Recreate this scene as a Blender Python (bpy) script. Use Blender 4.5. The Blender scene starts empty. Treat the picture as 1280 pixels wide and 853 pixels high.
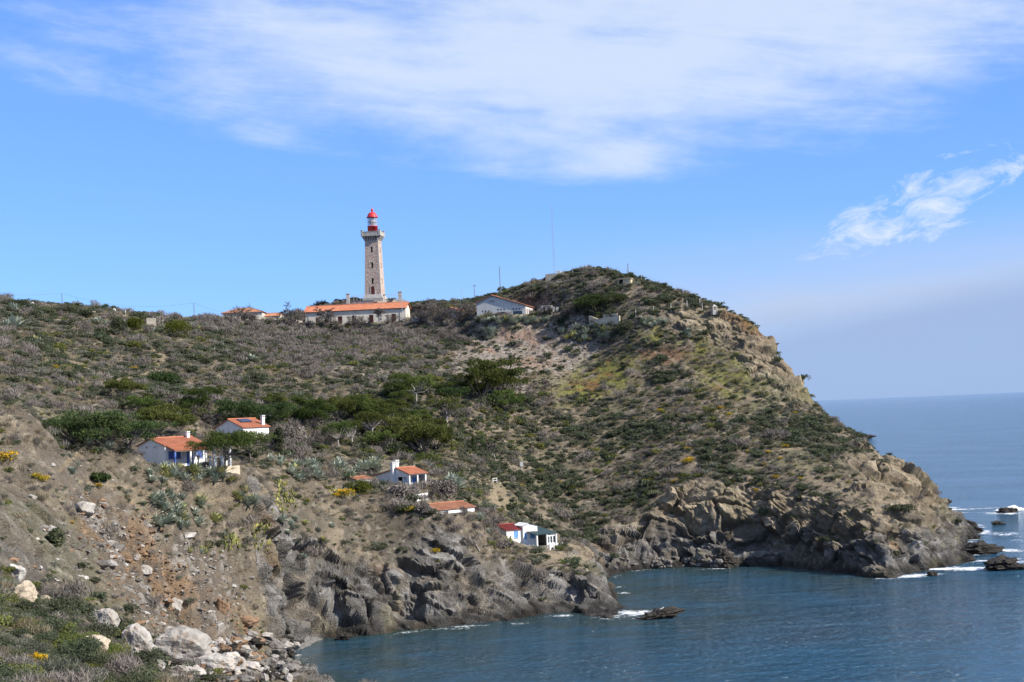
import bpy, bmesh, math, random, time
import numpy as np
from mathutils import Vector, Matrix
T0 = time.time()
# ---------------------------------------------------------------- camera, sky, sun
H = 32.0                     # camera height above the sea, metres
FPX = 1900.0                 # focal length in pixels of a 1280 px wide frame
ROLL = math.radians(2.3); PITCH = math.radians(2.66)
scene = bpy.context.scene
f_ = np.array([0, math.cos(PITCH), math.sin(PITCH)])
r0 = np.array([1.0, 0, 0]); u0 = np.array([0, -math.sin(PITCH), math.cos(PITCH)])
r_ = math.cos(ROLL)*r0 - math.sin(ROLL)*u0
u_ = math.sin(ROLL)*r0 + math.cos(ROLL)*u0
cam_d = bpy.data.cameras.new('camera'); cam = bpy.data.objects.new('camera', cam_d)
scene.collection.objects.link(cam)
m3 = Matrix(((r_[0], u_[0], -f_[0]), (r_[1], u_[1], -f_[1]), (r_[2], u_[2], -f_[2])))
cam.matrix_world = Matrix.Translation((0, 0, H)) @ m3.to_4x4()
cam_d.sensor_width = 36.0; cam_d.lens = 36.0*FPX/1280.0
cam_d.clip_start = 0.5; cam_d.clip_end = 90000.0
scene.camera = cam

SUN_AZ = math.radians(112.0)   # clockwise from +Y (the view direction)
SUN_EL = math.radians(37.0)
world = bpy.data.worlds.new('World'); world.cycles.sampling_method = 'MANUAL'; world.cycles.sample_map_resolution = 256; scene.world = world; world.use_nodes = True
wn = world.node_tree.nodes; wl = world.node_tree.links
for n in list(wn): wn.remove(n)
def N(nodes, typ, **kw):
    n = nodes.new(typ)
    for k, v in kw.items(): setattr(n, k, v)
    return n
def mathn(nt, op, a, b=None, c=None, clamp=False):
    n = nt.nodes.new('ShaderNodeMath'); n.operation = op; n.use_clamp = clamp
    for i, v in enumerate((a, b, c)):
        if v is None: continue
        if isinstance(v, (int, float)): n.inputs[i].default_value = v
        else: nt.links.new(v, n.inputs[i])
    return n.outputs[0]
def ramp(nt, fac, stops, interp='LINEAR'):
    n = nt.nodes.new('ShaderNodeValToRGB'); n.color_ramp.interpolation = interp
    el = n.color_ramp.elements
    while len(el) > 1: el.remove(el[-1])
    el[0].position = stops[0][0]; c = stops[0][1]
    el[0].color = (c, c, c, 1) if isinstance(c, (int, float)) else (*c, 1)
    for p, c in stops[1:]:
        e = el.new(p); e.color = (c, c, c, 1) if isinstance(c, (int, float)) else (*c, 1)
    nt.links.new(fac, n.inputs[0]); return n.outputs[0]
def mixc(nt, fac, a, b, mode='MIX'):
    n = nt.nodes.new('ShaderNodeMix'); n.data_type = 'RGBA'; n.blend_type = mode
    for s, v in ((n.inputs[0], fac), (n.inputs[6], a), (n.inputs[7], b)):
        if isinstance(v, (int, float)): s.default_value = v
        elif isinstance(v, tuple): s.default_value = (*v, 1) if len(v) == 3 else v
        else: nt.links.new(v, s)
    return n.outputs[2]
def build_sky():
    nt = world.node_tree
    sky = N(wn, 'ShaderNodeTexSky', sky_type='NISHITA', sun_disc=False)
    sky.sun_elevation = SUN_EL; sky.sun_rotation = SUN_AZ
    sky.altitude = 30; sky.air_density = 1.0; sky.dust_density = 0.1; sky.ozone_density = 2.0
    tc = N(wn, 'ShaderNodeTexCoord'); sep = N(wn, 'ShaderNodeSeparateXYZ')
    wl.new(tc.outputs['Generated'], sep.inputs[0])
    x, y, z = sep.outputs
    az = mathn(nt, 'ARCTAN2', x, y)                 # radians from +Y, clockwise
    el = mathn(nt, 'ARCSINE', z)
    def coord(sa, se, ox=0.0, shear=0.0):
        cb = N(wn, 'ShaderNodeCombineXYZ')
        wl.new(mathn(nt, 'MULTIPLY_ADD', az, sa, ox), cb.inputs[0])
        e2 = mathn(nt, 'MULTIPLY_ADD', az, shear, el)
        wl.new(mathn(nt, 'MULTIPLY', e2, se), cb.inputs[1])
        return cb.outputs[0]
    def noise(vec, sc, det, rough, dist=0.0):
        n = N(wn, 'ShaderNodeTexNoise'); wl.new(vec, n.inputs['Vector'])
        n.inputs['Scale'].default_value = sc; n.inputs['Detail'].default_value = det
        n.inputs['Roughness'].default_value = rough; n.inputs['Distortion'].default_value = dist
        return n.outputs[0]
    def band(v, lo0, lo1, hi0, hi1):
        a = N(wn, 'ShaderNodeMapRange', interpolation_type='SMOOTHSTEP'); wl.new(v, a.inputs[0])
        a.inputs[1].default_value = lo0; a.inputs[2].default_value = lo1
        b = N(wn, 'ShaderNodeMapRange', interpolation_type='SMOOTHSTEP'); wl.new(v, b.inputs[0])
        b.inputs[1].default_value = hi0; b.inputs[2].default_value = hi1
        b.inputs[3].default_value = 1; b.inputs[4].default_value = 0
        return mathn(nt, 'MULTIPLY', a.outputs[0], b.outputs[0])
    # high veil of cloud: one soft body high over the headland, drawn out into streaks at both ends
    warp = noise(coord(3.0, 9.0, 1.3), 2.2, 4, 0.55)
    wv_ = mathn(nt, 'SUBTRACT', warp, 0.5)
    streak = noise(coord(4.0, 24.0, 7.1, 0.12), 1.6, 8, 0.62, 0.4)
    thick = noise(coord(4.5, 10.0, 3.7), 2.4, 7, 0.6)
    bx_ = mathn(nt, 'DIVIDE', mathn(nt, 'SUBTRACT', az, 0.085), 0.31)
    ey = mathn(nt, 'MULTIPLY_ADD', wv_, 0.045, el)
    by_ = mathn(nt, 'DIVIDE', mathn(nt, 'SUBTRACT', mathn(nt, 'MULTIPLY_ADD', mathn(nt, 'ABSOLUTE', mathn(nt, 'SUBTRACT', az, 0.04)), -0.09, ey), 0.222), 0.060)
    rr0 = mathn(nt, 'ADD', mathn(nt, 'MULTIPLY', bx_, bx_), mathn(nt, 'MULTIPLY', by_, by_))
    body = mathn(nt, 'SUBTRACT', 1.05, rr0)
    body = mathn(nt, 'ADD', body, mathn(nt, 'MULTIPLY_ADD', thick, 2.2, -1.1))
    body = mathn(nt, 'ADD', body, mathn(nt, 'MULTIPLY_ADD', streak, 2.6, -1.35))
    mrb = N(wn, 'ShaderNodeMapRange', interpolation_type='SMOOTHSTEP'); wl.new(body, mrb.inputs[0])
    mrb.inputs[1].default_value = -0.85; mrb.inputs[2].default_value = 1.15
    dens = mathn(nt, 'MULTIPLY', mrb.outputs[0], 0.86)
    # broken sheets of the same cloud out of view, thickened to add fill light
    hi_ = band(el, 0.27, 0.40, 1.2, 1.55)
    rest = mathn(nt, 'MULTIPLY', hi_, ramp(nt, noise(coord(1.2, 3.0, 11.0), 1.4, 6, 0.6, 0.3), [(0.34, 0.0), (0.62, 0.85)]))
    dens = mathn(nt, 'MAXIMUM', dens, rest)
    # ragged bright patch low on the right
    pn = noise(coord(11.0, 24.0, 2.2, -0.2), 2.5, 9, 0.68, 0.6)
    ax = mathn(nt, 'DIVIDE', mathn(nt, 'SUBTRACT', az, 0.266), 0.074)
    ex = mathn(nt, 'DIVIDE', mathn(nt, 'MULTIPLY_ADD', az, -0.35, mathn(nt, 'SUBTRACT', el, 0.119-0.35*0.266)), 0.027)
    rr = mathn(nt, 'ADD', mathn(nt, 'MULTIPLY', ax, ax), mathn(nt, 'MULTIPLY', ex, ex))
    patch = mathn(nt, 'SUBTRACT', mathn(nt, 'MULTIPLY_ADD', pn, 4.6, -1.7), rr, clamp=True)
    patch = mathn(nt, 'MULTIPLY', patch, 0.85)
    # low bank of dull cloud over the sea, deeper towards the right
    lw = noise(coord(5.0, 20.0, 9.4), 1.3, 4, 0.5)
    top = mathn(nt, 'MULTIPLY_ADD', az, 0.12, mathn(nt, 'MULTIPLY_ADD', lw, 0.034, 0.008))
    top = mathn(nt, 'MINIMUM', top, 0.075)
    d = mathn(nt, 'SUBTRACT', top, el)
    mr = N(wn, 'ShaderNodeMapRange', interpolation_type='SMOOTHSTEP'); wl.new(d, mr.inputs[0])
    mr.inputs[1].default_value = -0.016; mr.inputs[2].default_value = 0.012
    bank = mr.outputs[0]
    veil = band(el, -0.02, 0.03, 0.05, 0.13)
    veil = mathn(nt, 'MULTIPLY', veil, band(az, -0.15, 0.25, 1.6, 2.4))
    veil = mathn(nt, 'MULTIPLY', veil, mathn(nt, 'MULTIPLY_ADD', lw, 0.9, 0.15), clamp=True)
    lp = mixc(nt, 1.0, sky.outputs[0], (0.135, 0.135, 0.135), 'MULTIPLY')
    gm = N(wn, 'ShaderNodeGamma'); gm.inputs[1].default_value = 0.65; wl.new(lp, gm.inputs[0])
    col = mixc(nt, 1.0, gm.outputs[0], (2.58, 4.28, 7.85), 'MULTIPLY')
    col = mixc(nt, mathn(nt, 'MULTIPLY', veil, 1.35, clamp=True), col, (3.35, 3.85, 5.0))
    col = mixc(nt, mathn(nt, 'MULTIPLY', bank, 0.75), col, (1.95, 2.8, 4.6))
    col = mixc(nt, dens, col, (4.3, 4.95, 6.0))
    col = mixc(nt, patch, col, (4.8, 5.3, 6.1))
    bg = N(wn, 'ShaderNodeBackground'); bg.inputs[1].default_value = 0.098
    out = N(wn, 'ShaderNodeOutputWorld')
    wl.new(col, bg.inputs[0]); wl.new(bg.outputs[0], out.inputs[0])
build_sky()
sd = bpy.data.lights.new('sun', 'SUN'); sd.energy = 4.9; sd.angle = math.radians(0.8); sd.color = (1.0, 0.94, 0.84)
sun = bpy.data.objects.new('sun', sd); scene.collection.objects.link(sun)
sv = Vector((math.sin(SUN_AZ)*math.cos(SUN_EL), math.cos(SUN_AZ)*math.cos(SUN_EL), math.sin(SUN_EL)))
sun.rotation_euler = sv.to_track_quat('Z', 'Y').to_euler()
scene.view_settings.view_transform = 'Standard'; scene.view_settings.look = 'None'
scene.view_settings.exposure = 0.76; scene.view_settings.gamma = 1.0
scene.view_settings.use_curve_mapping = False
scene.cycles.max_bounces = 5; scene.cycles.diffuse_bounces = 2; scene.cycles.glossy_bounces = 2
scene.cycles.transmission_bounces = 3; scene.cycles.transparent_max_bounces = 6
C = scene.collection

# ---------------------------------------------------------------- photo geometry helpers
def pdir(px, py):
    d = f_*FPX + r_*(px-640.0) + u_*(426.5-py)
    return d/d[1]
def Sea(px, py):                         # the point of the sea seen at a pixel
    d = pdir(px, py); Y = -H/d[2]; return d[0]*Y, Y
def G(px, py, Y):
    d = pdir(px, py); return d[0]*Y, Y, H+d[2]*Y
def project(X, Y, Z):
    v0 = X; v1 = Y; v2 = Z-H
    w = v1*f_[1]+v2*f_[2]
    w = np.maximum(w, 1.0)
    a = v0*r_[0]+v1*r_[1]+v2*r_[2]; b = v0*u_[0]+v1*u_[1]+v2*u_[2]
    return 640+FPX*a/w, 426.5-FPX*b/w

# ---------------------------------------------------------------- numpy noise
def _h(ix, iy, iz, s):
    h = (ix.astype(np.int64)*374761393 + iy.astype(np.int64)*668265263 + iz.astype(np.int64)*2147483647 + s*1274126177) & 0xFFFFFFFF
    h = ((h ^ (h >> 13))*1274126177) & 0xFFFFFFFF
    h = ((h ^ (h >> 16))*2246822519) & 0xFFFFFFFF
    h = h ^ (h >> 15)
    return (h & 0xFFFFFF)/float(0x1000000)
def vnoise(x, y, z, s=0):
    ix = np.floor(x); iy = np.floor(y); iz = np.floor(z)
    fx = x-ix; fy = y-iy; fz = z-iz
    fx = fx*fx*(3-2*fx); fy = fy*fy*(3-2*fy); fz = fz*fz*(3-2*fz)
    ix = ix.astype(np.int64); iy = iy.astype(np.int64); iz = iz.astype(np.int64)
    def L(a, b, t): return a+(b-a)*t
    c = lambda i, j, k: _h(ix+i, iy+j, iz+k, s)
    return L(L(L(c(0,0,0), c(1,0,0), fx), L(c(0,1,0), c(1,1,0), fx), fy),
             L(L(c(0,0,1), c(1,0,1), fx), L(c(0,1,1), c(1,1,1), fx), fy), fz)
def fbm(x, y, z, wl_, octv=4, s=0, gain=0.5):
    a = 1.0; t = 0; n = 0; k = 1.0/wl_
    for o in range(octv):
        t = t+a*(vnoise(x*k+o*17.3, y*k+o*5.7, z*k+o*9.1, s+o)-0.5)*2; n += a; a *= gain; k *= 2.03
    return t/n*1.6
def ridged(x, y, z, wl_, octv=4, s=0):
    a = 1.0; t = 0; n = 0; k = 1.0/wl_
    for o in range(octv):
        t = t+a*(1-np.abs(vnoise(x*k+o*7.3, y*k+o*3.7, z*k+o*1.1, s+o)-0.5)*2)**2; n += a; a *= 0.5; k *= 2.1
    return t/n
def voro(x, y, z, wl_, s=0, facet=False):   # F1, F2, cell value (and the height on a random plane through the cell)
    x = x/wl_; y = y/wl_; z = z/wl_
    ix = np.floor(x).astype(np.int64); iy = np.floor(y).astype(np.int64); iz = np.floor(z).astype(np.int64)
    F1 = np.full(x.shape, 9.0); F2 = np.full(x.shape, 9.0); ID = np.zeros(x.shape); FC = np.zeros(x.shape)
    for i in (-1, 0, 1):
        for j in (-1, 0, 1):
            for k in (-1, 0, 1):
                a = ix+i; b = iy+j; c = iz+k
                h1 = _h(a, b, c, s); h2 = _h(a, b, c, s+11); h3 = _h(a, b, c, s+23)
                dx = x-a-h1; dy = y-b-h2; dz = z-c-h3
                d = np.sqrt(dx*dx+dy*dy+dz*dz)
                near = d < F1
                F2 = np.where(near, F1, np.minimum(F2, d)); ID = np.where(near, h1, ID)
                if facet:
                    t = h2*6.283; u = h3*2-1
                    FC = np.where(near, dx*np.cos(t)+dy*np.sin(t)+dz*u, FC)
                F1 = np.where(near, d, F1)
    return (F1, F2, ID, FC) if facet else (F1, F2, ID)
def sstep(a, b, v):
    t = np.clip((v-a)/(b-a), 0, 1); return t*t*(3-2*t)
# ---------------------------------------------------------------- the land
# shoreline as seen (pixel, width of the cliff behind it in metres)
shore_px = [(378,853,5),(374,828,4),(368,812,4),(392,800,6),(420,798,7),(450,797,7.5),(480,794,7.5),(520,787,7.5),(560,783,7.5),(600,779,8),(650,775,8.5),
            (690,767,9),(725,768,9),(765,773,8),(784,768,6),(780,752,7),(766,738,8),(757,726,8),(766,716,7),(800,712,8),(850,709,9),
            (900,710,10),(950,708,10),(1000,711,10),(1050,716,9),(1092,722,9),(1112,722,9),(1140,715,9),(1180,709,8),(1208,702,7),
            (1216,690,7),(1205,680,7),(1212,672,6),(1226,664,5),(1215,655,6)]
shore = [(80,-60,8),(70,-10,10),(45,45,12),(22,80,12),(2,115,10),(-14,145,8),(-24,168,6)]
shore += [(*Sea(a, b), l) for a, b, l in shore_px]
shore += [(112,402,10),(108,432,12),(104,470,14),(92,520,14),(60,570,14),(0,610,14),(-120,650,14),(-400,680,14)]
shore = np.array(shore, float)
# the ground as seen: pixel and distance
ctrl_px = [
 # far ridge of the headland
 (1200,652,352),(1190,645,346),(1165,613,340),(1140,594,338),(1110,574,336),(1085,554,342),(1050,531,352),(1018,501,362),(1000,484,369),
 (985,466,373),(970,442,377),(955,421,380),(935,402,384),(905,388,389),(880,380,393),(850,366,398),(810,353,406),(780,343,416),(745,340,424),
 (715,344,430),(690,348,433),(660,355,436),(630,364,438),(600,374,440),(560,379,452),(525,381,458),
 # headland face
 (1170,668,305),(1150,655,302),(1100,645,283),(1100,608,303),(1050,640,290),(1050,600,305),(1050,562,330),(1000,622,300),(1000,565,324),(1000,515,352),
 (950,625,303),(950,560,328),(950,500,353),(950,452,369),(900,628,304),(900,560,329),(900,500,354),(900,452,370),(900,415,379),
 (850,640,304),(850,580,325),(850,500,354),(850,432,377),(850,392,387),(800,660,305),(800,600,325),(800,520,352),(800,442,378),(800,400,385),
 (750,670,305),(750,600,328),(750,520,358),(750,440,385),(745,400,393),(720,398,398),(700,642,310),(700,560,342),(700,480,372),(700,420,395),
 # valley and terrace
 (640,640,297),(640,600,318),(640,520,352),(640,440,390),(650,398,412),(600,400,420),(580,612,279),(580,560,310),(580,500,345),(580,440,385),
 (500,612,264),(500,570,285),(500,510,330),(500,450,378),(510,405,436),(450,406,438),(385,409,440),(469,377,462),(420,380,460),(420,625,243),(420,580,268),(420,520,315),(420,450,370),
 (565,652,247),(520,650,241),(545,655,240),
 # near cliff top and spit
 (400,735,224),(400,700,228),(400,660,232),(450,735,226),(450,700,232),(450,655,241),(520,725,232),(520,690,238),(600,705,241),(600,665,252),(640,692,254),(660,684,272),(690,690,270),(700,702,257),(735,714,252),(768,742,246),(745,722,268),
 # middle slope
 (310,842,190),(300,785,199),(300,725,206),(300,655,212),(300,603,223),(300,556,245),(300,515,275),(300,460,330),(300,412,412),(300,396,430),(350,640,222),(350,560,260),(350,400,438),
 (250,845,183),(215,812,184),(200,745,180),(200,685,182),(200,625,190),(215,584,212),(200,545,236),(200,485,290),(200,430,350),(205,405,385),(200,396,396),(250,403,415),(250,640,203),
 (150,790,168),(100,762,132),(100,700,142),(100,640,152),(100,600,165),(95,560,184),(80,546,194),(100,515,240),(100,450,310),(100,400,362),(100,382,385),
 (0,705,116),(0,640,130),(0,582,150),(0,541,175),(0,482,235),(0,420,300),(0,387,343),(0,375,356),(50,379,370),(150,390,392),
 (175,580,203),(158,573,203),(140,563,198),(185,592,199),(-200,660,110),(-200,570,155),(-200,460,250),(-200,385,340),(-200,372,356),(-500,600,140),(-500,420,300),
 # near hump
 (0,736,76),(-200,690,80),(60,782,71),(110,816,66),(150,848,64),(172,872,62),(205,905,62),(240,940,62),(0,853,50),(60,856,50),(-200,830,50),(250,960,55),(0,1100,28),(250,1200,30)]
ctrl = [G(*c) for c in ctrl_px]
ctrl += [(0,0,30.2),(-20,0,31),(20,10,27),(-60,0,36),(0,-40,33),(-90,60,38),(30,45,16),(10,85,12),(-8,120,9),(-20,150,5)]
for a, Y, z in ((60,100,15.5),(0,98,18.0),(120,98,11),(170,100,8),(-200,95,22)):        # the hollow behind the near hump
    d = pdir(a, 700); ctrl.append((d[0]*Y, Y, z))
# hidden far side: every ridge point falls away behind
for c in ctrl_px[:26]:
    for dY, fall in ((14, 3.5), (30, 10.0)):
        x_, y_, z_ = G(*c); Y = y_+dY; ctrl.append((x_/y_*Y, Y, max(H+(z_-H)/y_*Y-fall-(0.2*dY if c[0] > 930 else 0), 1.0)))
for px_, py_, Y in ((0,380,370),(50,384,384),(100,388,400),(150,396,410),(200,403,420),(250,407,440),(300,404,452),(350,403,456),(250,410,470),(300,410,480),(350,408,480),(200,408,440),(100,396,420),(420,388,480),(469,386,490)):
    ctrl.append(G(px_, py_, Y))
ctrl += [(80,470,10),(60,480,20),(30,490,38),(0,500,52),(-40,520,56),(-90,520,55),(-150,480,52),(-190,430,52),
         (60,520,15),(-20,560,30),(-120,570,35),(-260,500,40),(-260,350,58),(-260,200,45),(-200,100,42)]
ctrl = np.array(ctrl, float)
def rbf_fit(P, lam=0.35):
    n = len(P); S = 100.0
    X = P[:, :2]/S
    r2 = ((X[:, None]-X[None])**2).sum(2)
    K = 0.5*r2*np.log(r2+1e-12)+np.eye(n)*lam*1e-4
    Q = np.c_[np.ones(n), X]
    A = np.block([[K, Q], [Q.T, np.zeros((3, 3))]])
    return X, np.linalg.solve(A, np.r_[P[:, 2], 0, 0, 0]), S
RX, RW, RS = rbf_fit(ctrl)
GX0, GX1, GY0, GY1 = -300, 220, -40, 700
gx = np.arange(GX0, GX1+1, 1.0); gy = np.arange(GY0, GY1+1, 1.0)
GXX, GYY = np.meshgrid(gx, gy)
zs = np.empty(GXX.size)
pts = np.c_[GXX.ravel(), GYY.ravel()]/RS
for i in range(0, len(pts), 20000):
    q = pts[i:i+20000]
    r2 = ((q[:, None, 0]-RX[None, :, 0])**2+(q[:, None, 1]-RX[None, :, 1])**2)
    zs[i:i+20000] = (0.5*r2*np.log(r2+1e-12))@RW[:-3]+RW[-3]+q@RW[-2:]
zs = zs.reshape(GXX.shape)
# signed distance to the shoreline (+ inland) and cliff width there
SD = np.full(GXX.shape, 1e9); SL = np.zeros(GXX.shape)
inside = np.zeros(GXX.shape, bool)
poly = np.vstack([shore[:, :2], [[-400, -400], [80, -400]]])
x1 = np.roll(poly, -1, 0)
for (ax_, ay_), (bx_, by_) in zip(poly, x1):
    c = (ay_ > GYY) != (by_ > GYY)
    with np.errstate(divide='ignore', invalid='ignore'):
        inside ^= c & (GXX < (bx_-ax_)*(GYY-ay_)/(by_-ay_+1e-12)+ax_)
for a, b in zip(shore[:-1], shore[1:]):
    d = b[:2]-a[:2]; t = np.clip(((GXX-a[0])*d[0]+(GYY-a[1])*d[1])/(d@d), 0, 1)
    dd = np.hypot(GXX-a[0]-t*d[0], GYY-a[1]-t*d[1])
    m = dd < SD
    SD[m] = dd[m]; SL[m] = (a[2]+t*(b[2]-a[2]))[m]
SD = np.where(inside, SD, -SD)
def bil(A, x, y):
    u = np.clip(x-GX0, 0, A.shape[1]-1.001); v = np.clip(y-GY0, 0, A.shape[0]-1.001)
    i = u.astype(int); j = v.astype(int); a = u-i; b = v-j
    return (A[j, i]*(1-a)+A[j, i+1]*a)*(1-b)+(A[j+1, i]*(1-a)+A[j+1, i+1]*a)*b
PADS = []
for px_, py_, Y_, dx_, dy_, r1_, r2_ in ((206.6,582.5,214,-2.0,4,7.5,19),(304.3,557,248,-.5,4,5,13),(512,611,264,-.5,3,5.5,10),(446,611,258,0,2,3,6),(546,643,246,1.5,3,4.5,8),(633.5,677.5,272,2.5,1.5,4,7),(672,688,272,2,1.5,4,7),
        (507.5,402.5,438,-4,3,7,12),(470,404,438,0,3,8,12),(430,406,438,0,3,8,12),(395,407.5,438,0,3,7,12),(640,395,410,0,4,9,13),(676,391.5,408,1.5,1.5,4,8),(300,405.5,430,0,4,8,12),(258,584,213,1,2,3.5,7)):
    q_ = G(px_, py_, Y_); PADS.append((q_[0]+dx_, q_[1]+dy_, q_[2]-0.05, r1_, r2_))
def land_z(x, y):
    d = bil(SD, x, y); L = bil(SL, x, y)
    z0 = x*0
    d = d+(fbm(x, y, z0, 9.0, 4, 3)*1.5+fbm(x, y, z0, 2.5, 2, 8)*0.35)*np.exp(-(d/14)**2)
    zz = np.maximum(bil(zs, x, y), 0.6)
    t = np.clip(d/L, 0, 1); g = 1-(1-t)**2
    up = zz*g
    up = up+g*(fbm(x, y, z0, 24.0, 4, 5)*0.55+fbm(x, y, z0, 5.0, 3, 15)*0.16)*sstep(45, 110, y)
    for X_, Y_, z_, r1_, r2_ in PADS:
        k_ = 1-sstep(r1_, r2_, np.hypot(x-X_, y-Y_)); up = up*(1-k_)+z_*k_
    dn = np.maximum(-0.15+d*0.45, -7.0)
    return np.where(d > 0, up, dn), d, L
# polar fan of ground samples about the viewpoint's bluff: columns by bearing, rows by ground length
NC, NR = 1040, 1040
cpx = np.concatenate([np.linspace(-420, -102, 40), np.linspace(-100, 1345, NC-40)]); tanaz = np.array([pdir(p, 500)[0] for p in cpx])
YR = np.arange(10.0, 640.0, 0.5)
YY = np.repeat(YR[:, None], NC, 1); XX = YY*tanaz[None]
ZZ, DD, LL = land_z(XX.ravel(), YY.ravel())
ZZ = ZZ.reshape(YY.shape); DD = DD.reshape(YY.shape)
ang = (ZZ-H)/YY
runmax = np.maximum.accumulate(ang, 0)
hid = runmax-ang
dz = np.abs(np.diff(ZZ, axis=0, prepend=ZZ[:1]))
w = np.hypot(0.5, dz*1.3)/YY**0.85*np.where(DD > -3, 1, 0.03)*np.where(hid < 0.012, 1, 0.3)*np.where(YY < 44, 0.12, 1)*np.where((YY > 92) & (YY < 120), 0.6, 1)
k = 16; pad = np.pad(w, ((3, 3), (k, k)), 'edge')
cs = np.cumsum(pad, 1); w = (cs[:, 2*k:]-np.c_[np.zeros(len(pad)), cs[:, :-2*k-1]])/(2*k+1)
w = (w[:-6]+w[1:-5]+w[2:-4]+w[3:-3]+w[4:-2]+w[5:-1]+w[6:])/7
cum = np.cumsum(w, 0); cum = (cum-cum[0])/(cum[-1]-cum[0])
uu = np.linspace(0, 1, NR)
TY = np.stack([np.interp(uu, cum[:, c], YR) for c in range(NC)], 1)
TX = TY*tanaz[None]
TZ, TD, TL = land_z(TX.ravel(), TY.ravel())
sh = TY.shape; TZ = TZ.reshape(sh); TD = TD.reshape(sh); TL = TL.reshape(sh)
def grid_normals(X, Y, Z):
    P = np.stack([X, Y, Z], -1)
    du = np.gradient(P, axis=1); dv = np.gradient(P, axis=0)
    n = np.cross(du, dv); return n/np.maximum(np.linalg.norm(n, axis=-1, keepdims=True), 1e-9)
TN = grid_normals(TX, TY, TZ)
PX, PY = project(TX, TY, TZ)
def ell(cx, cy, rx, ry, ang=0, soft=0.35, warp=None):
    a = math.radians(ang); dx = PX-cx; dy = PY-cy
    u = (dx*math.cos(a)+dy*math.sin(a))/rx; v = (-dx*math.sin(a)+dy*math.cos(a))/ry
    r = np.sqrt(u*u+v*v)
    if warp is not None: r = r+warp
    return 1-sstep(1-soft, 1+soft, r)
F = lambda wl_, o, s: fbm(TX, TY, TZ, wl_, o, s)
n20 = F(20, 3, 31); n6 = F(6, 3, 37); n2 = F(2.0, 3, 41); n07 = F(0.7, 2, 47)
wv = n6*0.35+n2*0.12
hidv = (TZ-H)/TY
vis = (np.maximum.accumulate(hidv, 0)-hidv) < 0.03
steep = 1-TN[..., 2]
coast = 1-sstep(0.72, 1.22, TD/TL+n6*0.25+n2*0.1)
far = sstep(255, 285, TY+TX*0.15)*sstep(10, 22, TX)     # the headland across the cove
crag = np.maximum.reduce([ell(900,412,66,22,18,0.4,wv), ell(950,445,50,30,50,0.4,wv), ell(990,485,28,20,45,.4,wv), ell(1130,620,75,45,35,0.5,wv),
       ell(1085,585,40,25,40,0.5,wv)*0.8, ell(900,640,60,40,0,.4,wv)])*sstep(240, 260, TY)
nearrock = np.maximum.reduce([ell(40,680,95,45,15,0.4,wv), ell(120,655,50,30,35,0.5,wv), ell(60,580,60,25,15,0.5,wv)*0.7])*(TY < 200)*(TY > 95)
rock = np.clip(np.maximum.reduce([coast*sstep(0.05, 0.3, TZ+0.6), crag, nearrock, sstep(0.42, 0.6, steep)*(TX > 40)]), 0, 1)
scree = np.maximum.reduce([ell(215,745,130,60,38,0.35,wv), ell(150,670,70,40,35,.4,wv)])*(TY < 216)*(TY > 95)
talus = np.maximum(ell(655,438,88,42,0,0.3,wv), ell(440,450,70,22,12,0.5,wv)*0.5)*(TY > 330)
# -- relief of rock: blocks split along slanting joints, crevices between them
def rock_relief(x, y, z):
    a = math.radians(-27)
    wx = fbm(x, y, z, 6, 2, 71)*1.3; wq = fbm(x, y, z, 6, 2, 73)*1.0
    p = x*math.cos(a)+z*math.sin(a)+wx; q = -x*math.sin(a)+z*math.cos(a)+wq; r = y*0.8
    F1, F2, ID, FC = voro(p/2.2, q, r, 3.4, 5, True)
    e1 = np.exp(-((F2-F1)/0.07)**2)
    big = ((ID-0.5)*1.2+FC*2.3)*sstep(0, .10, F2-F1)-e1*0.9
    G1, G2, I2, F_2 = voro(p/1.9, q, r, 1.25, 9, True)
    sm = ((I2-0.5)*0.35+F_2*0.75)*sstep(0, .2, G2-G1)-np.exp(-((G2-G1)/0.08)**2)*0.22
    rd = ridged(p/2.6, q, r, 8.0, 5, 81)
    st = fbm(p/7.0, q, r/3.0, 0.9, 2, 87)
    bq = q/2.5+fbm(p/9.0, q/3, r, 2.0, 2, 77)*0.5; bed = bq-np.floor(bq); bed = np.where(bed < .72, bed/.72, (1-bed)/.28); bq2 = q/0.7+0.6*bq; bed2 = bq2-np.floor(bq2); bed2 = np.where(bed2 < .6, bed2/.6, (1-bed2)/.4)
    return big*1.0+sm*1.1+(rd-0.5)*2.6+st*0.05+(bed-.5)*0.55*sstep(.2, .7, vnoise(x/5, y/5, z/5, 88))+(bed2-.5)*0.16*sstep(.35, .8, vnoise(x/3, y/3, z/3, 89)), ID, e1, I2
msk = rock > 0.02
disp = np.zeros(sh); bid = np.full(sh, 0.5); crev = np.zeros(sh); bid2 = np.full(sh, 0.5)
a, b, c, e = rock_relief(TX[msk], TY[msk], TZ[msk]); disp[msk] = a; bid[msk] = b; crev[msk] = c; bid2[msk] = e
disp[:, 1:-1] = .12*disp[:, :-2]+.76*disp[:, 1:-1]+.12*disp[:, 2:]
amp = rock*np.where((TD/TL < 1.6) | (TX > 62), 1.0, 0.7)*(1-0.75*scree*(TD/TL > 1))*sstep(-2.5, 0.5, TD)*np.where(nearrock > 0.3, 0.45, 1.0)
sub = np.clip(sstep(0.3, 3.0, TZ), 0.35, 1)
m2 = (scree > 0.05) | (talus > 0.05)
rub = np.zeros(sh); rid = np.full(sh, 0.5)
q1, q2, q3 = voro(TX[m2], TY[m2], TZ[m2]*1.3, 1.1, 61); rub[m2] = (q3-0.4)*0.45-q1*0.35; rid[m2] = q3
off = disp*amp*sub+rub*np.maximum(scree, talus*0.7)*(1-coast)+n2*0.10+n07*0.05*(1-.7*rock)
NX = TX+TN[..., 0]*off; NY = TY+TN[..., 1]*off; NZ = TZ+TN[..., 2]*off
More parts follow.
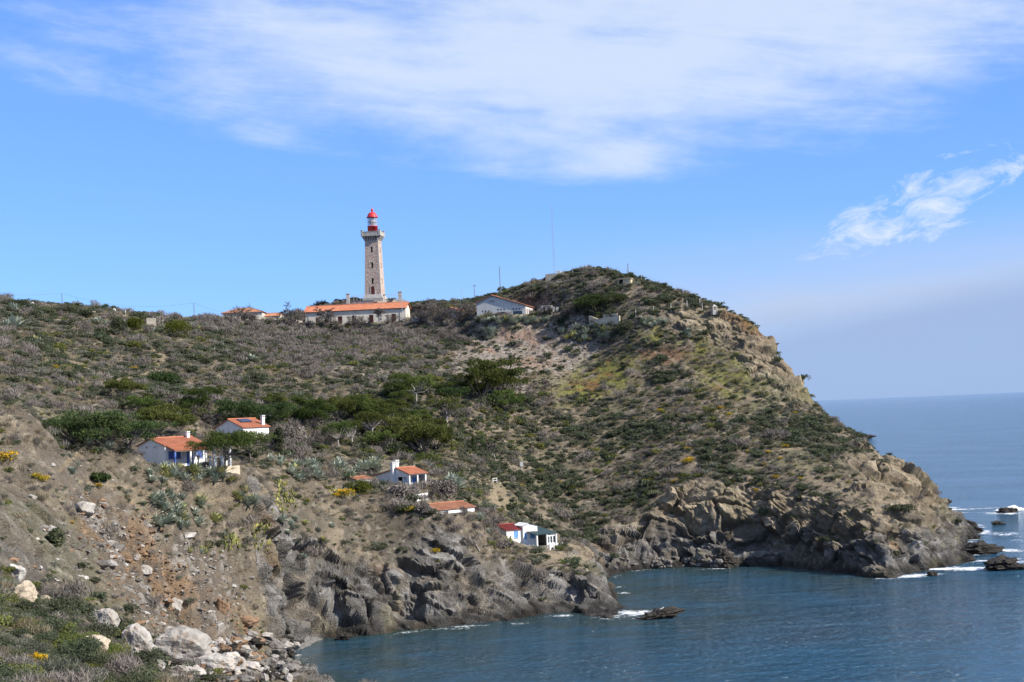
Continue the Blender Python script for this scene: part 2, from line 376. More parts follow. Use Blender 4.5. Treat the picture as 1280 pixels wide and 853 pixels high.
NZ = np.where(TD > 0.4, np.maximum(NZ, 0.05+0*NZ), NZ)
# -- ground colours (own colours plus painted crevice shade, linear)
def mixv(A, col, m): return A*(1-m[..., None])+np.array(col)*m[..., None]
r3 = lambda s: fbm(TX, TY, TZ, 1.1, 2, s)
soil = np.zeros(sh+(3,))+np.array((0.164, 0.135, 0.099))
soil = mixv(soil, (0.225, 0.185, 0.131), sstep(-0.1, 0.5, n6+n2*0.4))          # straw
soil = mixv(soil, (0.119, 0.103, 0.079), sstep(0.15, 0.6, n20+n2*0.5))         # leaf litter
soil = mixv(soil, (0.113, 0.112, 0.063), 0.7*sstep(0.1, 0.7, -n20+n6*0.5+n2*.3))   # short green
soil = mixv(soil, (0.30, 0.25, 0.19), 0.55*sstep(0.5, 0.8, n07+n2*0.3))       # pale stones
# rock
rk = np.zeros(sh+(3,))+np.array((0.165, 0.153, 0.138))
rk = mixv(rk, (0.31, 0.295, 0.275), sstep(0.45, 0.95, bid2+n2*0.25))
rk = mixv(rk, (0.105, 0.096, 0.086), sstep(0.55, 0.05, bid+n2*0.3)*0.7)
tan = np.zeros(sh+(3,))+np.array((0.280, 0.225, 0.152))
tan = mixv(tan, (0.39, 0.32, 0.225), sstep(0.4, 0.9, bid2+n2*0.3))
tan = mixv(tan, (0.19, 0.155, 0.11), sstep(0.5, 0.1, bid+n6*0.3)*0.8)
hgt = sstep(3.2, 10.5, TZ+n6*3+n20*2)
tanm = np.clip(far*hgt+crag*0.9*(1-coast), 0, 1)
rk = rk*(1-tanm[..., None])+tan*tanm[..., None]
rk = mixv(rk, (0.30, 0.165, 0.070), sstep(0.35, 0.8, n6+0.4*n20)*0.45*hgt)
gb = np.maximum.reduce([ell(40,680,95,45,15,0.4,wv), ell(120,655,50,30,35,0.5,wv)])*(TY < 200)*(TY > 95)
pale = np.zeros(sh+(3,))+np.array((0.20, 0.185, 0.16)); pale = mixv(pale, (0.36, 0.34, 0.31), sstep(0.45, 0.9, bid2+n2*.3)); pale = mixv(pale, (0.27, 0.15, 0.07), sstep(0.3, .7, n6)*0.6)
rk = rk*(1-gb[..., None])+pale*gb[..., None]
rk = rk*(1-0.25*crev[..., None])  # crevice shade put into the rock colour
grow = rock*(1-0.75*sstep(0.1, 0.55, n2+n6*0.6+0.8*(TD/TL-1.1)*(TD/TL > 1)*(1-crag)))   # soil settles on ledges
col = soil*(1-grow[..., None])+rk*grow[..., None]
# scree: grey, rust and white stones
sc_c = np.zeros(sh+(3,))+np.array((0.175, 0.142, 0.108))
sc_c = mixv(sc_c, (0.36, 0.34, 0.31), 0.6*(rid > 0.85)); sc_c = mixv(sc_c, (0.235, 0.145, 0.080), sstep(0.0, 0.6, n6+0.5*n20+0.3*n2)*0.72)
sc_c = mixv(sc_c, (0.12, 0.105, 0.09), 0.8*(rid < 0.22))
scm = (scree*(1-0.75*coast))*0.92; col = col*(1-scm[..., None])+sc_c*scm[..., None]
ta_c = np.zeros(sh+(3,))+np.array((0.235, 0.198, 0.165)); ta_c = mixv(ta_c, (0.33, 0.30, 0.27), 0.8*(rid > 0.75)); ta_c = mixv(ta_c, (0.29, 0.155, 0.105), sstep(-0.2, 0.5, n6+n2*.3)*0.7*ell(635,440,60,40,0,.5,wv))
tm = talus*0.85; col = col*(1-tm[..., None])+ta_c*tm[..., None]
# ice plant mats and rusty patches on the headland's shoulder
ice = np.maximum.reduce([ell(750,475,62,26,-22,0.4,wv), ell(850,428,60,14,14,0.5,wv), ell(905,450,60,22,32,0.5,wv)*0.9, ell(900,480,45,14,35,0.5,wv)*0.8, ell(935,402,38,8,38,0.5,wv), ell(1005,492,16,8,40,.5,wv)])*(TY > 300)
ice = ice*sstep(-0.55, 0.1, n6+n2*0.6)*(1-0.65*crag)
col = mixv(col, (0.150, 0.148, 0.036), 0.9*ice)
col = mixv(col, (0.200, 0.100, 0.045), ice*sstep(0.15, 0.6, n6*0.6-n2*.5+n20*.4)*0.8)
rust = np.maximum.reduce([ell(835,445,35,9,5,0.5,wv), ell(925,398,40,8,38,0.5,wv)*0.8])*(TY > 300); col = mixv(col, (0.16, 0.075, 0.04), 0.6*rust)
# trodden paths
def path(pts_, wd):
    P = np.array(pts_, float); m = np.full(sh, 1e9)
    for (ax_, ay_), (bx_, by_) in zip(P[:-1], P[1:]):
        d2 = (bx_-ax_)**2+(by_-ay_)**2
        t = np.clip(((PX-ax_)*(bx_-ax_)+(PY-ay_)*(by_-ay_))/d2, 0, 1)
        m = np.minimum(m, np.hypot(PX-ax_-t*(bx_-ax_), (PY-ay_-t*(by_-ay_))*1.5))
    return 1-sstep(wd*0.5, wd*1.3, m+n2*wd*0.5)
pth = np.maximum.reduce([path([(185,432),(205,447),(195,462),(178,470)], 5)*(TY > 250), path([(178,470),(150,476),(125,480)], 4)*(TY > 250), path([(80,448),(110,463),(140,474)], 4)*(TY > 250),
   path([(75,588),(90,572),(108,558)], 3.5)*(TY < 210)*(TY > 120), path([(100,603),(140,607),(165,610),(190,618)], 3)*(TY < 210)*(TY > 120), path([(165,625),(175,640),(195,652)], 3)*(TY < 220)*(TY > 120),
   path([(265,626),(300,622),(350,612)], 3.5)*(TY < 260)*(TY > 150), path([(918,495),(950,500),(985,506)], 2.5)*(TY > 300), path([(930,570),(985,562),(1010,560)], 2.5)*(TY > 290), path([(1042,598),(1075,620),(1095,640)], 3.5)*(TY > 280),
   path([(820,440),(850,455),(880,470),(920,492)], 2.2)*(TY > 300), ell(622,620,20,22,0,.5,wv)*0.8*(TY > 255)*(TY < 330), ell(712,700,45,9,12,.4,wv)*(TY > 240)*(TY < 290), ell(1030,600,40,10,25,.5,wv)*0.6*(TY > 280)])
col = mixv(col, (0.270, 0.215, 0.145), 0.85*pth*(1-0.5*crag))
# near hump under its bushes, dark wet rock and weed at the water line
wet = 1-sstep(0.7, 2.5, TZ+n2*0.6+n6*0.5)
wet = wet*(1-0.8*ell(375,806,26,9,-8,0.3,wv))
col = col*(1-0.72*wet[..., None])
beach = ell(375,805,30,10,-8,0.35,wv*0.4)*(TY < 230); col = mixv(col, (0.26, 0.25, 0.235), beach)
col = col*(1+0.22*n07+0.10*n2)[..., None]
col = np.clip(col, 0.008, 0.6)
NZ = np.where(beach > 0.4, np.clip(TZ, 0.02, 0.5)+0.3*(beach-.4), NZ)
ter_rough = rock
def grid_mesh(name, X, Y, Z):
    R_, C_ = X.shape
    me = bpy.data.meshes.new(name)
    v = np.stack([X, Y, Z], -1).reshape(-1, 3).astype(np.float32)
    i = np.arange((R_-1)*(C_-1)); i = i//(C_-1)*C_+i % (C_-1)
    q = np.stack([i, i+1, i+C_+1, i+C_], 1).astype(np.int32)
    me.vertices.add(len(v)); me.vertices.foreach_set('co', v.ravel())
    me.loops.add(q.size); me.loops.foreach_set('vertex_index', q.ravel())
    me.polygons.add(len(q)); me.polygons.foreach_set('loop_start', np.arange(0, q.size, 4, dtype=np.int32))
    me.update(calc_edges=True); me.validate()
    return me
def attr(me, name, arr, kind='FLOAT'):
    a = me.attributes.new(name, kind, 'POINT')
    if kind == 'FLOAT': a.data.foreach_set('value', np.ascontiguousarray(arr, dtype=np.float32).ravel())
    else:
        c = np.ones((arr.reshape(-1, 3).shape[0], 4), np.float32); c[:, :3] = arr.reshape(-1, 3); a.data.foreach_set('color', c.ravel())
tme = grid_mesh('terrain', NX, NY, NZ)
attr(tme, 'col', col, 'FLOAT_COLOR'); attr(tme, 'rock', rock)
fr_ = rock[:-1, :-1]; tme.polygons.foreach_set('use_smooth', (fr_ < 0.4).ravel())
terrain = bpy.data.objects.new('headland_terrain', tme); C.objects.link(terrain); terrain['kind'] = 'structure'
terrain['label'] = 'scrubby rocky headland sloping down to sea cliffs'

def new_mat(name, rough=0.9, spec=0.15):
    m = bpy.data.materials.new(name); m.use_nodes = True
    nt = m.node_tree; b = nt.nodes['Principled BSDF']
    b.inputs['Roughness'].default_value = rough; b.inputs['Specular IOR Level'].default_value = spec
    return m, nt, b
def texn(nt, typ, scale, vec=None, **kw):
    n = nt.nodes.new(typ); n.inputs['Scale'].default_value = scale
    for k_, v in kw.items():
        if k_ in n.inputs: n.inputs[k_].default_value = v
        else: setattr(n, k_, v)
    if vec is not None: nt.links.new(vec, n.inputs['Vector'])
    return n
def bump(nt, bs, hgt_, strength, dist):
    n = nt.nodes.new('ShaderNodeBump'); n.inputs['Strength'].default_value = strength; n.inputs['Distance'].default_value = dist
    nt.links.new(hgt_, n.inputs['Height']); nt.links.new(n.outputs[0], bs.inputs['Normal']); return n
mat, nt, bs = new_mat('ground_and_rock', 0.95, 0.1)
at = nt.nodes.new('ShaderNodeAttribute'); at.attribute_name = 'col'
ar = nt.nodes.new('ShaderNodeAttribute'); ar.attribute_name = 'rock'
geo = nt.nodes.new('ShaderNodeNewGeometry')
nf = texn(nt, 'ShaderNodeTexNoise', 5.0, geo.outputs['Position'], Detail=6.0, Roughness=0.7)
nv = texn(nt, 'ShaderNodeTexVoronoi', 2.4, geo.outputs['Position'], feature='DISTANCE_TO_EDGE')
ns = texn(nt, 'ShaderNodeTexNoise', 1.3, geo.outputs['Position'], Detail=5.0, Roughness=0.65)
fac = ramp(nt, nf.outputs[0], [(0.25, 0.62), (0.5, 1.0), (0.75, 1.42)])
cc = mixc(nt, 1.0, at.outputs['Color'], fac, 'MULTIPLY')
ck = ramp(nt, nv.outputs['Distance'], [(0.0, 0.55), (0.06, 1.0)])  # crack lines darkened in the colour to stand for crevice shade
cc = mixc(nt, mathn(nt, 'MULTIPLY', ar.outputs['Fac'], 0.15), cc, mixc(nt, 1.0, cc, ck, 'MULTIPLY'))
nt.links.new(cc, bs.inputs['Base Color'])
hh = mathn(nt, 'ADD', mathn(nt, 'MULTIPLY', nf.outputs[0], 0.5), mathn(nt, 'ADD', mathn(nt, 'MULTIPLY', ns.outputs[0], 0.8), mathn(nt, 'MULTIPLY', mathn(nt, 'MINIMUM', nv.outputs['Distance'], 0.15), mathn(nt, 'MULTIPLY', ar.outputs['Fac'], 0.8))))
bump(nt, bs, hh, 1.0, 0.8)
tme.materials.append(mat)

# ---------------------------------------------------------------- the sea
def spaced(core0, core1, step, far0, far1, grow=1.13):
    c = list(np.arange(core0, core1+step, step)); s = step; v = c[-1]
    while v < far1: s *= grow; v += s; c.append(v)
    s = step; v = c[0]; pre = []
    while v > far0: s *= grow; v -= s; pre.append(v)
    return np.array(pre[::-1]+c)
sx = spaced(-45, 150, 0.8, -30000, 30000); sy = spaced(168, 400, 0.8, -3000, 45000)
SX, SY = np.meshgrid(sx, sy)
sdm = bil(SD, SX, SY); sdm = np.where((SX < GX0) | (SX > GX1) | (SY > GY1) | (SY < GY0), -400, sdm)
zz0 = SX*0
fn = fbm(SX, SY, zz0, 6, 4, 91); fn2 = fbm(SX, SY, zz0, 2.2, 3, 95)
foam = np.zeros(SX.shape)
def fspot(px_, py_, rx, ry, amt, rot=0):
    global foam
    X0, Y0 = Sea(px_, py_); a_ = math.radians(rot); dx = SX-X0; dy = SY-Y0
    u = (dx*math.cos(a_)+dy*math.sin(a_))/rx; v = (-dx*math.sin(a_)+dy*math.cos(a_))/ry
    foam = np.maximum(foam, amt*np.exp(-(u*u+v*v)))
sea_edge = np.exp(-((sdm+1.2)/1.5)**2)
fspot(790,768,4,5,0.9); fspot(700,770,4,1.8,.6); fspot(620,781,8,1.6,.5); fspot(570,786,6,1.4,.4)
fspot(1140,720,7,3,1.0,20); fspot(1185,711,8,2.5,.8); fspot(1235,700,9,5,1.0); fspot(1265,702,9,4,.8); fspot(1230,711,8,3,.7); fspot(1255,688,8,4,.6)
fspot(1266,641,8,6,1.0); fspot(1215,636,22,2.5,.8); fspot(1180,635,10,5,.7); fspot(1260,668,8,8,.55); fspot(1240,677,14,5,.5); fspot(1030,712,4,2,.4)
fspot(1235,640,20,2,.6); fspot(480,797,6,2,.4); fspot(880,712,6,2,.3)
foam = np.clip(foam*(1.0+0.9*fn+0.6*fn2)*1.15-0.12, 0, 1)
ex = sstep(60, 95, SX)*0.5+0.2
foam = np.maximum(foam, sea_edge*np.clip(ex+0.7*fn+0.4*fn2-0.1, 0, 1)*0.9*(SY < 420))
shal = np.exp(np.minimum(sdm, 0)/28.0)*np.where(SX < 62, 1, 0.35)
shal = np.clip(shal*(1+0.6*fn), 0, 1)
seam = grid_mesh('sea', SX, SY, zz0-0.02)
attr(seam, 'foam', foam); attr(seam, 'shal', shal)
seam.polygons.foreach_set('use_smooth', np.ones(len(seam.polygons), bool))
sea = bpy.data.objects.new('sea', seam); C.objects.link(sea); sea['kind'] = 'structure'; sea['label'] = 'rippled blue sea filling the cove'
mat, nt, bs = new_mat('sea_water', 0.12, 0.5)
geo = nt.nodes.new('ShaderNodeNewGeometry')
mp = nt.nodes.new('ShaderNodeMapping'); mp.inputs['Rotation'].default_value = (0, 0, 0.5); mp.inputs['Scale'].default_value = (1.0, 1.9, 1.0)
nt.links.new(geo.outputs['Position'], mp.inputs['Vector'])
w1 = texn(nt, 'ShaderNodeTexNoise', 0.9, mp.outputs[0], Detail=4.0, Roughness=0.6, Distortion=0.4)
w2 = texn(nt, 'ShaderNodeTexNoise', 0.16, mp.outputs[0], Detail=2.0, Roughness=0.5)
w3 = texn(nt, 'ShaderNodeTexNoise', 0.016, mp.outputs[0], Detail=3.0, Roughness=0.5)
hh = mathn(nt, 'ADD', mathn(nt, 'MULTIPLY', w1.outputs[0], 1.0), mathn(nt, 'MULTIPLY', w2.outputs[0], 1.6))
hh = mathn(nt, 'MULTIPLY', hh, ramp(nt, w3.outputs[0], [(0.38, 0.55), (0.62, 1.25)]))
bp = bump(nt, bs, hh, 1.0, 1.0)
af = nt.nodes.new('ShaderNodeAttribute'); af.attribute_name = 'foam'
as_ = nt.nodes.new('ShaderNodeAttribute'); as_.attribute_name = 'shal'
fb = texn(nt, 'ShaderNodeTexNoise', 1.6, geo.outputs['Position'], Detail=6.0, Roughness=0.75)
fv = texn(nt, 'ShaderNodeTexVoronoi', 0.7, geo.outputs['Position'], feature='DISTANCE_TO_EDGE')
lace = mathn(nt, 'ADD', mathn(nt, 'MULTIPLY_ADD', fb.outputs[0], 3.2, -1.6), mathn(nt, 'MULTIPLY_ADD', mathn(nt, 'MINIMUM', fv.outputs['Distance'], 0.4), -1.2, 0.22))
ff = mathn(nt, 'MULTIPLY', mathn(nt, 'SUBTRACT', mathn(nt, 'MULTIPLY_ADD', af.outputs['Fac'], 1.15, lace), 0.62), 1.9, clamp=True)
cw = mixc(nt, as_.outputs['Fac'], (0.015, 0.072, 0.130), (0.020, 0.046, 0.048))
cw = mixc(nt, ff, cw, (0.78, 0.80, 0.82)); nt.links.new(cw, bs.inputs['Base Color'])
nt.links.new(ramp(nt, ff, [(0, 0.10), (1, 0.9)]), bs.inputs['Roughness'])
seam.materials.append(mat)
print('terrain+sea', round(time.time()-T0, 1))
bpy.context.view_layer.update()
# ---------------------------------------------------------------- building blocks
rng = np.random.default_rng(7); random.seed(7)
from mathutils.bvhtree import BVHTree
BVH = BVHTree.FromObject(terrain, bpy.context.evaluated_depsgraph_get())
def hit(px, py, ymin=0):
    d = pdir(px, py); o = Vector((d[0]*ymin, d[1]*ymin, H+d[2]*ymin))
    for k in range(9):                       # a pixel just above the skyline slides down onto it
        d = pdir(px, py+k*1.5); o = Vector((d[0]*ymin, d[1]*ymin, H+d[2]*ymin))
        loc, nrm, i, ds = BVH.ray_cast(o, Vector(d).normalized())
        if loc is not None: return loc
    return None
def ground(x, y):
    loc, nrm, i, ds = BVH.ray_cast(Vector((x, y, 200)), Vector((0, 0, -1)))
    return loc.z if loc is not None else 0.0
def pcol(name, c1, c2, scale=3.0, rough=0.9, bmp=0.0, spec=0.2, obj_var=0.0, stain=None):
    m, nt, b = new_mat(name, rough, spec)
    g = nt.nodes.new('ShaderNodeNewGeometry')
    n = texn(nt, 'ShaderNodeTexNoise', scale, g.outputs['Position'], Detail=5.0, Roughness=0.65)
    c = mixc(nt, ramp(nt, n.outputs[0], [(0.3, 0.0), (0.7, 1.0)]), c1, c2)
    if stain is not None:
        mp = nt.nodes.new('ShaderNodeMapping'); mp.inputs['Scale'].default_value = (1.5, 1.5, 0.25); nt.links.new(g.outputs['Position'], mp.inputs[0])
        n2 = texn(nt, 'ShaderNodeTexNoise', 1.6, mp.outputs[0], Detail=6.0, Roughness=0.7)
        c = mixc(nt, ramp(nt, n2.outputs[0], [(0.5, 0.0), (0.72, 0.75)]), c, stain)
    if obj_var:
        oi = nt.nodes.new('ShaderNodeObjectInfo')
        hs = nt.nodes.new('ShaderNodeHueSaturation'); nt.links.new(c, hs.inputs['Color'])
        nt.links.new(mathn(nt, 'MULTIPLY_ADD', oi.outputs['Random'], obj_var*2, 1-obj_var), hs.inputs['Value'])
        c = hs.outputs[0]
    nt.links.new(c, b.inputs['Base Color'])
    if bmp: bump(nt, b, n.outputs[0], bmp, 0.3)
    return m
def foliage_mat(name, dark, light, var=0.35, hue=0.02, trans=0.35):
    m = bpy.data.materials.new(name); m.use_nodes = True; nt = m.node_tree
    for n in list(nt.nodes): nt.nodes.remove(n)
    at = nt.nodes.new('ShaderNodeAttribute'); at.attribute_name = 'tint'
    oi = nt.nodes.new('ShaderNodeObjectInfo')
    c = mixc(nt, at.outputs['Fac'], dark, light)
    hs = nt.nodes.new('ShaderNodeHueSaturation'); nt.links.new(c, hs.inputs['Color'])
    nt.links.new(mathn(nt, 'MULTIPLY_ADD', oi.outputs['Random'], 2*var, 1-var), hs.inputs['Value'])
    r2 = mathn(nt, 'FRACT', mathn(nt, 'MULTIPLY', oi.outputs['Random'], 7.31))
    nt.links.new(mathn(nt, 'MULTIPLY_ADD', r2, hue*2, 0.5-hue), hs.inputs['Hue'])
    d = nt.nodes.new('ShaderNodeBsdfDiffuse'); t = nt.nodes.new('ShaderNodeBsdfTranslucent'); mx = nt.nodes.new('ShaderNodeMixShader'); o = nt.nodes.new('ShaderNodeOutputMaterial')
    nt.links.new(hs.outputs[0], d.inputs[0]); nt.links.new(hs.outputs[0], t.inputs[0]); mx.inputs[0].default_value = trans
    nt.links.new(d.outputs[0], mx.inputs[1]); nt.links.new(t.outputs[0], mx.inputs[2]); nt.links.new(mx.outputs[0], o.inputs[0])
    return m
M = {}
M['white'] = pcol('white_render', (0.66, 0.65, 0.63), (0.74, 0.735, 0.72), 0.8, 0.85, 0, 0.2, stain=(0.50, 0.47, 0.42))
M['cream'] = pcol('cream_render', (0.54, 0.49, 0.40), (0.66, 0.605, 0.51), 0.5, 0.9, 0, 0.2, stain=(0.33, 0.28, 0.22))
M['greyw'] = pcol('grey_render', (0.46, 0.45, 0.43), (0.54, 0.53, 0.51), 0.5, 0.9, 0, 0.2, stain=(0.36, 0.34, 0.31))
M['concrete'] = pcol('weathered_concrete', (0.24, 0.22, 0.18), (0.38, 0.34, 0.27), 0.9, 0.95, 0.3, 0.15, stain=(0.16, 0.14, 0.12))
M['beige'] = pcol('beige_wall', (0.42, 0.36, 0.27), (0.52, 0.45, 0.34), 0.9, 0.95, 0.2, 0.15)
M['blue'] = pcol('blue_paint', (0.075, 0.125, 0.36), (0.09, 0.16, 0.43), 2, 0.6)
M['sky_blue'] = pcol('pale_blue_paint', (0.13, 0.31, 0.62), (0.17, 0.38, 0.70), 2, 0.6)
M['maroon'] = pcol('maroon_paint', (0.075, 0.022, 0.018), (0.11, 0.032, 0.026), 2, 0.6)
M['red'] = pcol('red_enamel', (0.48, 0.022, 0.028), (0.58, 0.035, 0.038), 1.5, 0.4, 0, 0.4)
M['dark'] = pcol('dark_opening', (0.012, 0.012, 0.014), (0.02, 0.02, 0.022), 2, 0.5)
M['wood'] = pcol('grey_wood', (0.13, 0.11, 0.09), (0.20, 0.17, 0.14), 3, 0.9)
M['pale_wood'] = pcol('bleached_plank', (0.48, 0.46, 0.42), (0.6, 0.58, 0.54), 3, 0.85)
M['metal'] = pcol('galvanised_metal', (0.30, 0.31, 0.33), (0.40, 0.41, 0.42), 4, 0.5, 0, 0.5)
M['dmetal'] = pcol('dark_iron', (0.05, 0.05, 0.055), (0.09, 0.09, 0.095), 4, 0.5, 0, 0.4)
M['solar'] = pcol('solar_panel_glass', (0.012, 0.018, 0.045), (0.02, 0.03, 0.06), 1, 0.15, 0, 0.6)
M['green_sheet'] = pcol('green_sheet_roof', (0.026, 0.052, 0.054), (0.040, 0.068, 0.070), 1.5, 0.55, 0, 0.4)
M['gull_white'] = pcol('white_feathers', (0.75, 0.75, 0.75), (0.82, 0.82, 0.82), 4, 0.8)
M['gull_grey'] = pcol('grey_feathers', (0.32, 0.34, 0.37), (0.38, 0.40, 0.43), 4, 0.8)
M['beak'] = pcol('yellow_beak', (0.6, 0.35, 0.03), (0.6, 0.38, 0.05), 4, 0.6)
M['bark'] = pcol('grey_bark', (0.10, 0.085, 0.070), (0.20, 0.175, 0.15), 6, 0.95)
M['pale_bark'] = pcol('bleached_bark', (0.24, 0.215, 0.19), (0.36, 0.33, 0.30), 6, 0.95)
M['twig'] = pcol('bare_twigs', (0.115, 0.095, 0.085), (0.19, 0.165, 0.15), 3, 0.95, 0, 0.1, 0.2)
M['boulder_pale'] = pcol('pale_boulder_stone', (0.20, 0.185, 0.165), (0.42, 0.40, 0.37), 0.7, 0.95, 0.8, 0.1, 0.18, stain=(0.30, 0.20, 0.12))
M['boulder_tan'] = pcol('tan_boulder_stone', (0.28, 0.225, 0.16), (0.44, 0.37, 0.28), 1.6, 0.95, 0.8, 0.1, 0.15)
M['boulder_rust'] = pcol('rust_boulder_stone', (0.12, 0.085, 0.06), (0.25, 0.155, 0.092), 1.0, 0.95, 0.8, 0.1, 0.2)
M['boulder_dark'] = pcol('wet_dark_rock', (0.014, 0.012, 0.010), (0.040, 0.034, 0.028), 1.2, 0.7, 1.0, 0.2, 0.15)
M['boulder_grey'] = pcol('grey_boulder_stone', (0.10, 0.09, 0.08), (0.22, 0.20, 0.18), 1.2, 0.95, 0.9, 0.1, 0.2)
def roof_mat(name, c1, c2, c3):
    m, nt, b = new_mat(name, 0.9, 0.15)
    g = nt.nodes.new('ShaderNodeNewGeometry')
    n = texn(nt, 'ShaderNodeTexNoise', 0.7, g.outputs['Position'], Detail=4.0, Roughness=0.6)
    v = texn(nt, 'ShaderNodeTexVoronoi', 3.5, g.outputs['Position'])
    c = mixc(nt, ramp(nt, n.outputs[0], [(0.35, 0.0), (0.68, 1.0)]), c1, c2)
    sep = nt.nodes.new('ShaderNodeSeparateColor'); nt.links.new(v.outputs['Color'], sep.inputs[0])
    c = mixc(nt, mathn(nt, 'MULTIPLY', mathn(nt, 'POWER', sep.outputs[0], 2.0), 0.6), c, c3)
    nt.links.new(c, b.inputs['Base Color']); return m
M['tile'] = roof_mat('terracotta_tiles', (0.36, 0.128, 0.070), (0.46, 0.190, 0.108), (0.28, 0.115, 0.07))
M['tile_old'] = roof_mat('weathered_tiles', (0.30, 0.115, 0.060), (0.42, 0.20, 0.12), (0.20, 0.13, 0.09))
M['tile_crimson'] = roof_mat('crimson_sheet_tiles', (0.22, 0.042, 0.042), (0.29, 0.065, 0.06), (0.20, 0.055, 0.05))
def glass_mat():
    m, nt, b = new_mat('window_glass', 0.05, 0.6); b.inputs['Base Color'].default_value = (0.03, 0.045, 0.055, 1); return m
M['glass'] = glass_mat()
def lantern_glass():
    m, nt, b = new_mat('lantern_glass', 0.06, 0.5); b.inputs['Base Color'].default_value = (0.45, 0.52, 0.56, 1)
    b.inputs['Alpha'].default_value = 0.30; return m
M['lantern'] = lantern_glass()
def stone_wall_mat():
    m, nt, b = new_mat('rubble_masonry', 0.95, 0.1)
    tc = nt.nodes.new('ShaderNodeTexCoord')
    v = texn(nt, 'ShaderNodeTexVoronoi', 2.2, tc.outputs['Object']); e = texn(nt, 'ShaderNodeTexVoronoi', 2.2, tc.outputs['Object'], feature='DISTANCE_TO_EDGE')
    n = texn(nt, 'ShaderNodeTexNoise', 0.8, tc.outputs['Object'], Detail=5.0, Roughness=0.65)
    sep = nt.nodes.new('ShaderNodeSeparateColor'); nt.links.new(v.outputs['Color'], sep.inputs[0])
    c = ramp(nt, sep.outputs[0], [(0.0, (0.33, 0.245, 0.20)), (0.4, (0.39, 0.295, 0.245)), (0.75, (0.44, 0.35, 0.295)), (1.0, (0.53, 0.46, 0.40))])
    c = mixc(nt, ramp(nt, e.outputs['Distance'], [(0.0, 0.8), (0.05, 0.0)]), c, (0.40, 0.35, 0.30))
    c = mixc(nt, ramp(nt, n.outputs[0], [(0.5, 0.0), (0.8, 0.3)]), c, (0.28, 0.22, 0.19))
    nt.links.new(c, b.inputs['Base Color']); bump(nt, b, e.outputs['Distance'], 0.6, 0.3); return m
M['masonry'] = stone_wall_mat()
M['quoin'] = pcol('pale_cut_stone', (0.37, 0.31, 0.265), (0.47, 0.40, 0.345), 1.2, 0.9, 0.2)
M['gallery'] = pcol('grey_cut_stone', (0.28, 0.265, 0.245), (0.40, 0.38, 0.35), 1.2, 0.9, 0.3)
M['sandstone'] = pcol('buff_stone', (0.42, 0.34, 0.22), (0.54, 0.45, 0.31), 1.0, 0.95, 0.3)

